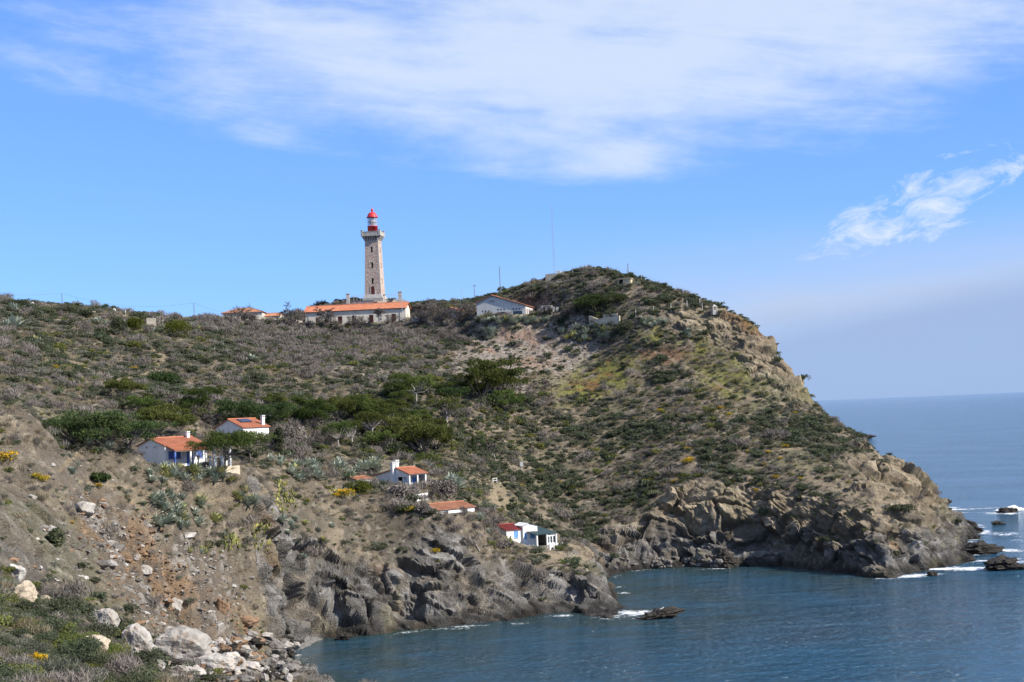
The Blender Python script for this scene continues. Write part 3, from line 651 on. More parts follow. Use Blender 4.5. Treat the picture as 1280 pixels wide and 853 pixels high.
class MB:
    def __init__(s): s.v = []; s.f = []
    def quad(s, a, b, c, d):
        n = len(s.v); s.v += [tuple(a), tuple(b), tuple(c), tuple(d)]; s.f.append((n, n+1, n+2, n+3))
    def polyg(s, pts):
        n = len(s.v); s.v += [tuple(p) for p in pts]; s.f.append(tuple(range(n, n+len(pts))))
    def box(s, x0, x1, y0, y1, z0, z1, taper=0.0):
        n = len(s.v); t = taper
        s.v += [(x0, y0, z0), (x1, y0, z0), (x1, y1, z0), (x0, y1, z0), (x0+t, y0+t, z1), (x1-t, y0+t, z1), (x1-t, y1-t, z1), (x0+t, y1-t, z1)]
        s.f += [(n, n+3, n+2, n+1), (n+4, n+5, n+6, n+7), (n, n+1, n+5, n+4), (n+1, n+2, n+6, n+5), (n+2, n+3, n+7, n+6), (n+3, n, n+4, n+7)]
    def obox(s, P, U, L, V, W, Nn, D):    # box from corner P along three axes
        P = Vector(P); U = Vector(U)*L; V = Vector(V)*W; Nn = Vector(Nn)*D; n = len(s.v)
        for k in (0, 1):
            for q in (P, P+U, P+U+V, P+V): s.v.append(tuple(q+Nn*k))
        s.f += [(n, n+3, n+2, n+1), (n+4, n+5, n+6, n+7), (n, n+1, n+5, n+4), (n+1, n+2, n+6, n+5), (n+2, n+3, n+7, n+6), (n+3, n, n+4, n+7)]
    def tube(s, pts, rad, k=6, cap=True):
        pts = [Vector(p) for p in pts]; n0 = len(s.v)
        for i, p in enumerate(pts):
            t = (pts[min(i+1, len(pts)-1)]-pts[max(i-1, 0)]).normalized()
            a = t.orthogonal().normalized(); b = t.cross(a)
            r = rad[i] if hasattr(rad, '__len__') else rad
            for j in range(k):
                an = 2*math.pi*j/k; s.v.append(tuple(p+(a*math.cos(an)+b*math.sin(an))*r))
        for i in range(len(pts)-1):
            for j in range(k):
                q = n0+i*k; s.f.append((q+j, q+(j+1) % k, q+k+(j+1) % k, q+k+j))
        if cap:
            s.f.append(tuple(n0+j for j in range(k))[::-1]); q = n0+(len(pts)-1)*k; s.f.append(tuple(q+j for j in range(k)))
    def lathe(s, prof, k=20, c=(0, 0)):
        n0 = len(s.v)
        for r, z in prof:
            for j in range(k):
                a = 2*math.pi*j/k; s.v.append((c[0]+r*math.cos(a), c[1]+r*math.sin(a), z))
        for i in range(len(prof)-1):
            for j in range(k):
                q = n0+i*k; s.f.append((q+j, q+(j+1) % k, q+k+(j+1) % k, q+k+j))
        s.f.append(tuple(n0+j for j in range(k))[::-1]); q = n0+(len(prof)-1)*k; s.f.append(tuple(q+j for j in range(k)))
    def panel(s, P, U, L, Hh, Nn, ops=(), th=0.25, top=None):   # wall face with real openings; ops = (u0,u1,z0,z1); top = extra (u,z) points of a gable
        P = Vector(P); U = Vector(U); Nn = Vector(Nn); Z = Vector((0, 0, 1))
        us = sorted({0.0, L}|{o[0] for o in ops}|{o[1] for o in ops}); zs_ = sorted({0.0, Hh}|{o[2] for o in ops}|{o[3] for o in ops})
        at_ = lambda u, z, d=0.0: P+U*u+Z*z-Nn*d
        for a, b in zip(us[:-1], us[1:]):
            for c, d in zip(zs_[:-1], zs_[1:]):
                if any(o[0] <= (a+b)/2 <= o[1] and o[2] <= (c+d)/2 <= o[3] for o in ops): continue
                s.quad(at_(a, c), at_(b, c), at_(b, d), at_(a, d))
        for a, b, c, d in ops:
            s.quad(at_(a, c), at_(a, c, th), at_(a, d, th), at_(a, d)); s.quad(at_(b, c), at_(b, d), at_(b, d, th), at_(b, c, th))
            s.quad(at_(a, c), at_(b, c), at_(b, c, th), at_(a, c, th)); s.quad(at_(a, d), at_(a, d, th), at_(b, d, th), at_(b, d))
        if top: s.polyg([at_(0, Hh), at_(L, Hh)]+[at_(u, z) for u, z in top])
    def build(s, name, mat_, parent=None, smooth=False, loc=None):
        me = bpy.data.meshes.new(name); me.from_pydata(s.v, [], s.f); me.update()
        if mat_ is not None: me.materials.append(M[mat_] if isinstance(mat_, str) else mat_)
        if smooth: me.polygons.foreach_set('use_smooth', [True]*len(me.polygons))
        o = bpy.data.objects.new(name, me); C.objects.link(o)
        if parent is not None: o.parent = parent
        if loc is not None: o.location = loc
        return o
def tag(o, label, cat, group=None):
    o['label'] = label; o['category'] = cat
    if group: o['group'] = group
    return o
def thing(name, label, cat, loc, rz=0.0, group=None):
    o = bpy.data.objects.new(name, None); C.objects.link(o); o.location = loc; o.rotation_euler = (0, 0, rz); o.empty_display_size = 0.5
    return tag(o, label, cat, group)
def copy_tree(o, parent=None):
    c = o.copy(); C.objects.link(c); c.parent = parent
    for ch in o.children: copy_tree(ch, c)
    return c

def tiled(mb, A, B, D, corr=0.24, amp=0.045, th=0.10, rows=None):
    """pantiled roof slope: A,B along the eave, D above A at the ridge"""
    A = Vector(A); B = Vector(B); D = Vector(D); U = B-A; Vv = D-A; L = U.length; W = Vv.length; nrm = U.cross(Vv).normalized()
    if nrm.z < 0: nrm = -nrm
    nu = max(4, int(L/corr)*4); nv = max(2, int(W/0.4)) if rows is None else rows
    n0 = len(mb.v)
    for j in range(nv+1):
        for st in ((0,) if j in (0,) else (0,)):
            for i in range(nu+1):
                h_ = amp*math.sin(i*math.pi/2)+0.035*(j % 2)
                mb.v.append(tuple(A+U*(i/nu)+Vv*(j/nv)+nrm*(th+h_)))
    for j in range(nv):
        for i in range(nu):
            q = n0+j*(nu+1)+i; mb.f.append((q, q+1, q+nu+2, q+nu+1))
    e = nrm*th
    mb.quad(A, B, B+Vv, D); mb.quad(A, A+e, B+e, B); mb.quad(A, D, D+e, A+e); mb.quad(B, B+e, B+Vv+e, B+Vv); mb.quad(D, B+Vv, B+Vv+e, D+e)

def window(parent, P, U, Nn, u0, u1, z0, z1, frame='white', shutter=None, th=0.2, bars=1, name='window', sill=True):
    """window set in an opening: frame, pane, sill; or closed shutters in place of the pane"""
    P = Vector(P); U = Vector(U); Nn = Vector(Nn); Z = Vector((0, 0, 1)); w_ = u1-u0; h_ = z1-z0
    g = min(0.08, w_*0.15); O = P+U*u0+Z*z0-Nn*(th*0.6)
    fb = MB(); fb.obox(O, U, w_, Z, g, Nn, 0.07); fb.obox(O+Z*(h_-g), U, w_, Z, g, Nn, 0.07)
    fb.obox(O+Z*g, U, g, Z, h_-2*g, Nn, 0.07); fb.obox(O+Z*g+U*(w_-g), U, g, Z, h_-2*g, Nn, 0.07)
    if shutter is None:
        for k in range(bars): fb.obox(O+Z*g+U*(w_*(k+1)/(bars+1)-g/2), U, g*0.8, Z, h_-2*g, Nn, 0.055)
    f_o = fb.build(name, frame if shutter is None else shutter, parent)
    if shutter is None:
        p = MB(); p.obox(O+U*g*0.5+Z*g*0.5-Nn*0.03, U, w_-g, Z, h_-g, Nn, 0.04); p.build('pane', 'glass', f_o)
    else:
        for k in range(2):
            p = MB(); uu_ = g+k*(w_-2*g)/2
            p.obox(O+U*(uu_+0.005)+Z*g, U, (w_-2*g)/2-0.02, Z, h_-2*g, Nn, 0.05)
            for q in range(int(h_/0.16)): p.obox(O+U*(uu_+0.06)+Z*(g+0.06+q*0.16), U, (w_-2*g)/2-0.13, Z, 0.07, Nn, 0.075)
            p.build('shutter', shutter, f_o)
    if sill:
        p = MB(); p.obox(P+U*(u0-0.08)+Z*(z0-0.09)-Nn*0.02, U, w_+0.16, Z, 0.08, Nn, 0.12); p.build('sill', 'quoin', f_o)
    return f_o
def door(parent, P, U, Nn, u0, u1, z1, col, th=0.2):
    P = Vector(P); U = Vector(U); Nn = Vector(Nn); Z = Vector((0, 0, 1)); w_ = u1-u0
    p = MB(); O = P+U*u0-Nn*(th*0.7); p.obox(O, U, w_, Z, z1, Nn, 0.06)
    for k in range(2): p.obox(O+U*(0.08+k*w_/2)+Z*0.15, U, w_/2-0.14, Z, z1-0.3, Nn, 0.09)
    o = p.build('door', col, parent)
    h_ = MB(); h_.obox(O+U*(w_*0.5+0.04)+Z*(z1*0.47)+Nn*0.09, U, 0.05, Z, 0.14, Nn, 0.06); h_.build('handle', 'dmetal', o)
    return o
print('helpers', round(time.time()-T0, 1))
# ---------------------------------------------------------------- buildings
XA = Vector((1, 0, 0)); YA = Vector((0, 1, 0)); ZA = Vector((0, 0, 1))
def place(name, label, cat, px, py, Y, rz, corner, group=None, sink=0.0):
    P = Vector(G(px, py, Y)); a = math.radians(rz); R = Matrix.Rotation(a, 3, 'Z')
    loc = P-R@Vector((corner[0], corner[1], 0)); loc.z = P.z-sink
    return thing(name, label, cat, loc, a, group)
def gable_house(root, w, l, hl, hr, rise, xr=0.0, wall='white', roof='tile', ov=0.25, ops_f=(), ops_r=(), ops_b=(), ops_l=(), found=3.0, right_in=0.0, verge=None):
    """gable ends at y=0 and y=l, ridge along y at x=xr; hl/hr = eave heights; returns the roof"""
    zr = max(hl, hr)+rise; h2 = w/2; hm = min(hl, hr)
    def gable(P, U, Nn, ops, flip):
        m = MB(); L = w
        a, b = (hl, hr) if not flip else (hr, hl); xc = (xr+h2) if not flip else (h2-xr)
        m.panel(P, U, L, hm, Nn, ops, 0.25, top=[(L, b), (xc, zr), (0, a)]); return m
    gable((-h2, 0, 0), XA, -YA, ops_f, False).build('wall', wall, root)
    gable((h2, l, 0), -XA, YA, ops_b, True).build('wall', wall, root)
    m = MB(); m.panel((h2-right_in, 0.003, 0), YA, l-0.006, hr+(zr-hr)*right_in/(h2-xr), XA, ops_r, 0.25); m.build('wall', wall, root)
    m = MB(); m.panel((-h2, l-0.003, 0), -YA, l-0.006, hl, -XA, ops_l, 0.25); m.build('wall', wall, root)
    m = MB(); m.box(-h2+0.003, h2-0.003, 0.003, l-0.003, -found, 0.0); m.build('foundation', wall, root)
    kr = (zr-hr)/(h2-xr); kl = (zr-hl)/(h2+xr)
    m = MB()
    tiled(m, (h2+ov, -ov, hr-ov*kr), (h2+ov, l+ov, hr-ov*kr), (xr, -ov, zr))
    tiled(m, (-h2-ov, l+ov, hl-ov*kl), (-h2-ov, -ov, hl-ov*kl), (xr, l+ov, zr))
    ro = m.build('roof', roof, root)
    m = MB(); m.tube([(xr, -ov, zr+0.12), (xr, l+ov, zr+0.12)], 0.13, 8); m.build('ridge_cap', roof, ro)
    if verge:
        for y0 in (-ov-0.05, l+ov):
            for s_, hh_ in ((1, hr-ov*kr), (-1, hl-ov*kl)):
                m = MB(); a = Vector((xr, y0, zr)); b = Vector((s_*(h2+ov), y0, hh_)); d = b-a
                m.obox(a+ZA*-0.16, d.normalized(), d.length, ZA, 0.2, YA, 0.05); m.build('bargeboard', verge, ro)
    return ro
def chimney(parent, x, y, z0, z1, s=0.5, mat_='white', cap='tile'):
    m = MB(); m.box(x-s/2, x+s/2, y-s/2, y+s/2, z0, z1); o = m.build('chimney', mat_, parent)
    m = MB(); m.box(x-s/2-0.08, x+s/2+0.08, y-s/2-0.08, y+s/2+0.08, z1, z1+0.1)
    for dx in (-1, 1):
        for dy in (-1, 1): m.box(x+dx*s*0.35-0.06, x+dx*s*0.35+0.06, y+dy*s*0.35-0.06, y+dy*s*0.35+0.06, z1+0.1, z1+0.35)
    m.box(x-s/2-0.06, x+s/2+0.06, y-s/2-0.06, y+s/2+0.06, z1+0.35, z1+0.45); m.build('chimney_cap', mat_, o)
    return o

# --- the lighthouse: square tapering stone tower with red lantern
def lighthouse():
    P = Vector(G(469, 375.5, 457)); rz = math.radians(-9)
    root = thing('lighthouse', 'tall square stone lighthouse tower with red lantern on the hilltop', 'lighthouse', P, rz); root.scale = (.88, .88, 1)
    m = MB(); m.box(-3.6, 3.6, -3.6, 3.6, -3.0, 0.45, 0.0); m.box(-3.4, 3.4, -3.4, 3.4, 0.45, 1.6, 0.5); m.build('plinth', 'gallery', root)
    b, t, z0, z1 = 2.85, 2.3, 1.6, 17.5
    hw = lambda z: b+(t-b)*(z-z0)/(z1-z0)
    wins = [(0.0, 4.75, 1.7), (0.0, 9.55, 1.7), (0.0, 14.3, 1.7)]
    m = MB()
    for k in range(4):       # four faces with openings, each face a sloping panel
        R = Matrix.Rotation(k*math.pi/2, 3, 'Z')
        ops = [(-0.36, 0.36, z, z+h_) for _, z, h_ in wins]
        ops.append((-0.62, 0.62, z0, 3.6) if k == 0 else None)
        ops = [o for o in ops if o]
        us = [-1e9, -0.62, -0.36, 0.36, 0.62, 1e9]; zs_ = sorted({z0, z1}|{o[2] for o in ops}|{o[3] for o in ops})
        def q(u, z, d=0.0): return R@Vector((max(-hw(z), min(hw(z), u)), -hw(z)+d, z))
        for ua, ub in zip(us[:-1], us[1:]):
            for za, zb in zip(zs_[:-1], zs_[1:]):
                if any(o[0] <= (max(ua, -2)+min(ub, 2))/2 <= o[1] and o[2] <= (za+zb)/2 <= o[3] for o in ops): continue
                m.quad(q(ua, za), q(ub, za), q(ub, zb), q(ua, zb))
        for a, b_, c, d in ops:
            e = 0.45
            m.quad(q(a, c), q(a, c, e), q(a, d, e), q(a, d)); m.quad(q(b_, c), q(b_, d), q(b_, d, e), q(b_, c, e))
            m.quad(q(a, c), q(b_, c), q(b_, c, e), q(a, c, e)); m.quad(q(a, d), q(a, d, e), q(b_, d, e), q(b_, d))
    m.build('shaft', 'masonry', root)
    for k in range(4):
        R = Matrix.Rotation(k*math.pi/2, 3, 'Z')
        for _, z, h_ in wins:
            y = -hw(z+h_/2)+0.3
            m = MB(); m.obox(R@Vector((-0.36, y, z)), R@XA, 0.72, ZA, h_, R@-YA, -0.06); p = m.build('window', 'dark', root)
            m = MB(); m.obox(R@Vector((-0.56, -hw(z)-0.03, z-0.2)), R@XA, 1.12, ZA, 0.2, R@YA, 0.3); m.build('window_sill', 'quoin', p)
            m = MB(); m.obox(R@Vector((-0.56, -hw(z+h_)-0.03, z+h_)), R@XA, 1.12, ZA, 0.25, R@YA, 0.3)
            m.build('window_lintel', 'quoin', p)
        m = MB()                                   # quoins, long and short
        nq = 26
        for i in range(nq):
            za = z0+(z1-z0)*i/nq; zb = z0+(z1-z0)*(i+0.97)/nq; a = hw((za+zb)/2)+0.03; wd = 0.75 if i % 2 else 0.45; we = 0.45 if i % 2 else 0.75
            m.obox(R@Vector((-a, -a, za)), R@XA, wd, R@YA, we, ZA, zb-za)
        m.build('quoin_column', 'quoin', root)
    # arched door
    m = MB(); y = -hw(2)+0.3
    pts_ = [(-0.6, 1.6), (0.6, 1.6), (0.6, 3.5)]+[(0.6*math.cos(a), 3.5+0.6*math.sin(a)) for a in np.linspace(0.3, math.pi-0.3, 6)]+[(-0.6, 3.5)]
    m.polyg([(u, -hw(2)-0.04, z) for u, z in pts_]); m.polyg([(u, -hw(2)+0.3, z) for u, z in pts_[::-1]])
    n_ = len(pts_)
    for i in range(n_):
        (u, z), (u2, z2) = pts_[i], pts_[(i+1) % n_]; m.quad((u, -hw(2)-0.04, z), (u2, -hw(2)-0.04, z2), (u2, -hw(2)+0.3, z2), (u, -hw(2)+0.3, z))
    d = m.build('door', 'maroon', root)
    m = MB()
    for i in range(9):
        a0 = math.pi*i/9; a1 = math.pi*(i+0.92)/9
        m.polyg([(r*math.cos(a), -hw(2)-0.08, 3.5+r*math.sin(a)) for r, a in ((0.64, a0), (0.95, a0), (0.95, a1), (0.64, a1))])
        for r, a in ((0.95, a0),): pass
    for s_ in (-1, 1): m.box(min(s_*0.64, s_*0.9), max(s_*0.64, s_*0.9), -hw(2)-0.08, -hw(2)+0.1, 1.6, 3.5)
    m.build('door_surround', 'quoin', d)
    # corbelled gallery
    m = MB(); m.box(-2.4, 2.4, -2.4, 2.4, 17.5, 17.85); m.build('string_course', 'quoin', root)
    m = MB(); m.box(-2.3, 2.3, -2.3, 2.3, 17.85, 19.2); m.build('gallery_core', 'gallery', root)
    for k in range(4):
        R = Matrix.Rotation(k*math.pi/2, 3, 'Z')
        for i in range(6):
            x = -2.1+i*0.84
            m = MB()
            prof = [(2.3, 17.9), (2.55, 17.95), (2.75, 18.3), (3.1, 18.75), (3.3, 19.2), (2.3, 19.2)]
            A = [R@Vector((x-0.17, -a, z)) for a, z in prof]; B = [R@Vector((x+0.17, -a, z)) for a, z in prof]
            m.polyg(A); m.polyg(B[::-1])
            for j in range(6): m.quad(A[j], B[j], B[(j+1) % 6], A[(j+1) % 6])
            m.build('corbel', 'gallery', root)
    m = MB(); m.box(-3.42, 3.42, -3.42, 3.42, 19.2, 19.5); m.build('gallery_floor', 'gallery', root)
    for k in range(4):
        R = Matrix.Rotation(k*math.pi/2, 3, 'Z')
        m = MB(); m.obox(R@Vector((-2.75, -3.3, 19.5)), R@XA, 5.5, R@YA, 0.3, ZA, 0.95); m.obox(R@Vector((-2.75, -3.36, 20.45)), R@XA, 5.5, R@YA, 0.42, ZA, 0.15); m.build('parapet', 'gallery', root)
        m = MB(); m.obox(R@Vector((-3.4, -3.4, 19.5)), R@XA, 0.65, R@YA, 0.65, ZA, 1.4); m.obox(R@Vector((-3.45, -3.45, 20.9)), R@XA, 0.75, R@YA, 0.75, ZA, 0.15); m.build('corner_pier', 'gallery', root)
    # lantern
    m = MB(); m.lathe([(1.72, 19.5), (1.72, 22.25), (1.82, 22.25), (1.82, 22.42), (1.6, 22.42)], 20); m.build('lantern_drum', 'red', root, True)
    gl = MB(); n = 12; rr = 1.62
    lr = thing if False else None
    for i in range(n):
        a0, a1 = 2*math.pi*i/n, 2*math.pi*(i+1)/n
        for za, zb in ((22.45, 23.65), (23.72, 24.95)):
            m = MB(); p = lambda a, z, r_=rr: (r_*math.cos(a), r_*math.sin(a), z)
            m.quad(p(a0, za), p(a1, za), p(a1, zb), p(a0, zb)); m.build('pane', 'lantern', root)
        m = MB(); m.tube([(rr*math.cos(a0), rr*math.sin(a0), 22.42), (rr*math.cos(a0), rr*math.sin(a0), 25.0)], 0.05, 5); m.build('mullion', 'metal', root)
    m = MB(); m.lathe([(1.66, 23.64), (1.68, 23.68), (1.66, 23.73)], 24); m.build('glazing_bar', 'metal', root)
    m = MB(); m.lathe([(0.5, 22.4), (0.55, 22.8), (0.95, 23.1), (1.05, 23.7), (0.95, 24.3), (0.5, 24.7), (0.2, 24.9)], 14); m.build('lens', 'metal', root, True)
    m = MB(); m.lathe([(1.78, 24.95), (1.98, 25.0), (1.98, 25.2), (1.7, 25.45), (1.62, 25.75), (1.35, 26.2), (0.95, 26.55), (0.45, 26.75), (0.3, 26.8)], 24); dm = m.build('dome', 'red', root, True)
    m = MB(); m.lathe([(0.28, 26.75), (0.3, 27.05), (0.42, 27.25), (0.42, 27.5), (0.28, 27.7), (0.06, 27.8), (0.04, 28.4)], 12); m.build('finial', 'red', dm, True)
    # iron rail on the gallery steps
    return root
lighthouse()

# --- the long keepers' house below it
rt = place('keepers_house', 'long low cream house with red tiled roof below the lighthouse', 'house', 507.5, 402.5, 438, 84, (-3.6, 0))
dl = [(3.0, 4.3), (9.6, 10.9), (13.7, 15.0), (18.8, 20.1), (25.4, 26.7)]
gable_house(rt, 7.2, 29.6, 4.2, 4.2, 1.7, wall='cream', ops_l=[(a, b, 0.25, 2.5) for a, b in dl], ops_f=[(2.9, 4.1, 1.0, 2.4)], ov=0.45, found=4)
for a, b in dl: window(rt, (-3.6, 29.597, 0), -YA, -XA, a, b, 0.25, 2.5, shutter='maroon', name='shuttered_door', sill=False)
window(rt, (-3.6, 0, 0), XA, -YA, 2.9, 4.1, 1.0, 2.4)
m = MB(); m.box(-3.62, -3.35, 0.2, 29.3, 3.95, 4.1); m.build('gutter', 'dmetal', rt)
for yy in (1.6, 7.6, 15.0, 22.5, 28.6):
    m = MB(); m.tube([(-3.68, yy, 4.0), (-3.68, yy, 0.0)], 0.06, 5); m.build('downpipe', 'metal', rt)
# terrace wall in front of it
def wall_run(name, label, pts, th, hgt_, mat_, cap=None, deep=1.5, cat='wall', group=None):
    root = thing(name, label, cat, pts[0], 0, group); P0 = Vector(pts[0])
    for a, b in zip(pts[:-1], pts[1:]):
        a = Vector(a)-P0; b = Vector(b)-P0; d = b-a; u = Vector((d.x, d.y, 0)).normalized(); nn = Vector((u.y, -u.x, 0))
        m = MB(); n0 = len(m.v)
        for p in (a, b):
            for s_ in (-1, 1):
                for z in (-deep, hgt_): q = p+nn*(s_*th/2); m.v.append((q.x, q.y, q.z+z))
        m.f += [(0, 1, 5, 4), (2, 6, 7, 3), (1, 3, 7, 5), (0, 2, 3, 1), (4, 5, 7, 6)]
        m.build('wall_section', mat_, root)
        if cap:
            m = MB()
            for p in (a, b):
                for s_ in (-1, 1):
                    for z in (hgt_, hgt_+0.12): q = p+nn*(s_*(th/2+0.06)); m.v.append((q.x, q.y, q.z+z))
            m.f += [(0, 1, 5, 4), (2, 6, 7, 3), (1, 3, 7, 5), (0, 2, 3, 1), (4, 5, 7, 6), (0, 4, 6, 2)]
            m.build('coping', cap, root)
    return root
wall_run('terrace_wall', 'low rubble terrace wall along the front of the long cream house', [G(372, 411, 433), G(440, 409, 433), G(520, 405.5, 432)], 0.5, 0.5, 'concrete', deep=2)
wall_run('platform_wall', 'stone platform wall round the foot of the lighthouse', [G(430, 378.5, 453), G(468, 377.5, 450.5), G(505, 376.5, 453)], 0.5, 0.35, 'masonry', 'concrete', 3)
def railing(name, label, px0, py0, px1, py1, Y, n, h_=1.1):
    a = Vector(G(px0, py0, Y)); b = Vector(G(px1, py1, Y)); root = thing(name, label, 'railing', a); d = b-a
    for i in range(n+1):
        m = MB(); q = d*(i/n); m.tube([(q.x, q.y, q.z-0.5), (q.x, q.y, q.z+h_)], 0.05, 5); m.build('post', 'metal', root)
    for zz in (0.55, 1.0):
        m = MB(); m.tube([(0, 0, zz), (d.x, d.y, d.z+zz)], 0.035, 5); m.build('rail', 'metal', root)
railing('platform_railing', 'thin metal railing on the platform left of the lighthouse', 433, 374.5, 455, 373.5, 452, 5)
railing('platform_railing', 'thin metal railing on the platform right of the lighthouse', 484, 372.5, 503, 371.8, 452, 5)
for i, (px_, py_, s_, lb) in enumerate(((435, 376, 0.9, 'square stone pier left of the lighthouse foot'), (500, 373.5, 1.0, 'square stone pier right of the lighthouse foot'), (480.5, 377, .7, 'small pale chimney rising behind the long red roof'))):
    p = Vector(G(px_, py_, 451-i)); t = thing('stone_pier', lb, 'pier', p)
    m = MB(); m.box(-s_/2, s_/2, -s_/2, s_/2, -1, 1.9); m.build('shaft', 'gallery' if i < 2 else 'cream', t)
    m = MB(); m.box(-s_/2-.12, s_/2+.12, -s_/2-.12, s_/2+.12, 1.9, 2.1); m.build('cap', 'gallery', t)

# --- the hall with the offset gable
rt = place('gabled_hall', 'broad grey-white gabled hall with orange tiled roof on the terrace', 'hall', 657.5, 395.0, 410, -12, (6.8, 0))
opsf = []
for u0 in (1.3, 5.6, 9.9):
    opsf += [(u0+k*0.85, u0+k*0.85+0.55, 1.75-(0.25 if u0 < 2 else 0), 2.3-(0.25 if u0 < 2 else 0)) for k in range(3)]
gable_house(rt, 13.6, 15, 4.3, 2.9, 1.75, xr=-2.4, wall='greyw', ov=0.35, verge='dmetal', ops_f=opsf+[(5.6, 8.1, 0.1, 1.4), (10.0, 12.6, 0.1, 1.4)], ops_r=[(1.2, 2.4, 0.8, 2.0), (4, 5.2, .8, 2.0), (7, 8.2, .8, 2.), (10, 11.2, .8, 2.)], found=4)
for o in opsf: window(rt, (-6.8, 0, 0), XA, -YA, *o, frame='greyw', bars=0, sill=False)
for a, b in ((5.6, 8.1), (10.0, 12.6)): window(rt, (-6.8, 0, 0), XA, -YA, a, b, 0.1, 1.4, frame='dmetal', bars=3, sill=False)
for a in (1.2, 4, 7, 10): window(rt, (6.8, 0.003, 0), YA, XA, a, a+1.2, .8, 2.0, shutter='maroon')
m = MB()
for k in range(3): m.box(-3.3, -1.7, -0.03, 0.02, 4.55-k*0.17, 4.62-k*0.17)
m.build('gable_vent', 'dmetal', rt)
rt = place('white_annex', 'small white flat-roofed annex with posts beside the gabled hall', 'annex', 677, 392.5, 408, -10, (0, 0)); rt.scale = (.85, .85, .85)
m = MB(); m.panel((0, 0, 0), XA, 3.0, 2.3, -YA, [(0.5, 1.3, 0.0, 1.9), (1.9, 2.6, 0.9, 1.8)]); m.build('wall', 'white', rt)
m = MB(); m.panel((3.0, 0, 0), YA, 3, 2.3, XA); m.panel((0, 3, 0), -YA, 3, 2.3, -XA); m.panel((3, 3, 0), -XA, 3, 2.3, YA); m.build('wall', 'white', rt)
door(rt, (0, 0, 0), XA, -YA, 0.5, 1.3, 1.9, 'maroon'); window(rt, (0, 0, 0), XA, -YA, 1.9, 2.6, 0.9, 1.8)
m = MB(); m.box(-.2, 3.2, -.2, 3.2, 2.3, 2.5); m.build('roof', 'greyw', rt)
m = MB(); m.box(0.003, 2.997, 0.003, 2.997, -2.5, 0.0); m.build('foundation', 'white', rt)
for i, px_ in enumerate((692, 697, 703.5, 711.5)):
    p = Vector(G(px_, 391.8, 405)); t = tag(MB(), '', '') if False else None
    m = MB(); m.box(-.28, .28, -.28, .28, -1.2, 1.5); m.box(-.36, .36, -.36, .36, 1.5, 1.62)
    tag(m.build('gate_pillar', 'white' if i % 2 == 0 else 'greyw', None, loc=p), ['white gate pillar nearest the annex by the hall', 'grey gate pillar second from the annex', 'white gate pillar third from the annex', 'grey gate pillar farthest from the annex'][i], 'pillar', 'gate pillars on the terrace')

# --- small houses left of the long house
rt = place('hipped_cottage', 'cream cottage with red hipped roof half hidden by bare trees', 'house', 279, 405.5, 430, 0, (-5.6, 0))
w_, l_, h_ = 11.2, 8.0, 3.1
for P_, U_, L_, N_, op in (((-w_/2, 0, 0), XA, w_, -YA, [(1.5, 2.6, 0.9, 2.2), (5, 6, 0, 2.2), (8, 9.2, .9, 2.2)]), ((w_/2, 0.003, 0), YA, l_, XA, [(2, 3.2, .9, 2.2)]), ((w_/2, l_, 0), -XA, w_, YA, []), ((-w_/2, l_-.003, 0), -YA, l_, -XA, [])):
    m = MB(); m.panel(P_, U_, L_, h_, N_, op); m.build('wall', 'cream', rt)
m = MB(); m.box(-w_/2+.003, w_/2-.003, .003, l_-.003, -3, 0); m.build('foundation', 'cream', rt)
for a, b in ((1.5, 2.6), (8, 9.2)): window(rt, (-w_/2, 0, 0), XA, -YA, a, b, .9, 2.2, shutter='maroon')
window(rt, (w_/2, .003, 0), YA, XA, 2, 3.2, .9, 2.2, shutter='maroon'); door(rt, (-w_/2, 0, 0), XA, -YA, 5, 6, 2.2, 'maroon')
m = MB(); o_ = .4; a, b, c, d = (-w_/2-o_, -o_, h_), (w_/2+o_, -o_, h_), (w_/2+o_, l_+o_, h_), (-w_/2-o_, l_+o_, h_); r1, r2 = (-1.9, l_/2, h_+1.5), (1.9, l_/2, h_+1.5)
m.quad(a, b, r2, r1); m.quad(c, d, r1, r2); m.polyg([b, c, r2]); m.polyg([d, a, r1]); m.quad(d, c, b, a); ro = m.build('roof', 'tile_old', rt)
for (p, q) in ((a, r1), (b, r2), (c, r2), (d, r1), (r1, r2)):
    m = MB(); m.tube([p, q], 0.13, 6); m.build('hip_cap', 'tile_old', ro)
rt = place('tiled_outhouse', 'low outhouse with faded red roof right of the hipped cottage', 'outhouse', 350, 404.5, 433, 82, (-2.5, 0))
gable_house(rt, 5.0, 6.0, 2.2, 2.2, 0.9, wall='cream', roof='tile_old', ops_l=[(2, 3, 0, 1.9)]); door(rt, (-2.5, 5.997, 0), -YA, -XA, 2, 3, 1.9, 'maroon')
rt = place('pale_cottage', 'small pale cottage among bare bushes left of the gabled hall', 'house', 573, 399.5, 425, -30, (2.6, 0))
gable_house(rt, 5.2, 6.5, 2.4, 2.4, 1.1, wall='greyw', roof='tile_old', ops_r=[(1.2, 2.2, 0, 2.0), (3.6, 4.8, .8, 1.8)], ops_f=[(2, 3, 0.8, 1.8)])
door(rt, (2.6, .003, 0), YA, XA, 1.2, 2.2, 2.0, 'maroon'); window(rt, (2.6, .003, 0), YA, XA, 3.6, 4.8, .8, 1.8); window(rt, (-2.6, 0, 0), XA, -YA, 2, 3, .8, 1.8, shutter='maroon')
wall_run('garden_wall', 'pale weathered wall between the piers and the hipped cottage', [G(254, 404, 424), G(282, 404.5, 427)], .4, 2.0, 'cream', 'gallery', 2)
wall_run('garden_wall', 'cream wall linking the outhouse and the long house', [G(328, 405.5, 432), G(378, 409, 436)], .4, 2.0, 'cream', None, 2)
wall_run('garden_wall', 'grey wall between the long house and the pale cottage', [G(515, 403, 434), G(560, 401, 428)], .4, 1.2, 'greyw', None, 2)

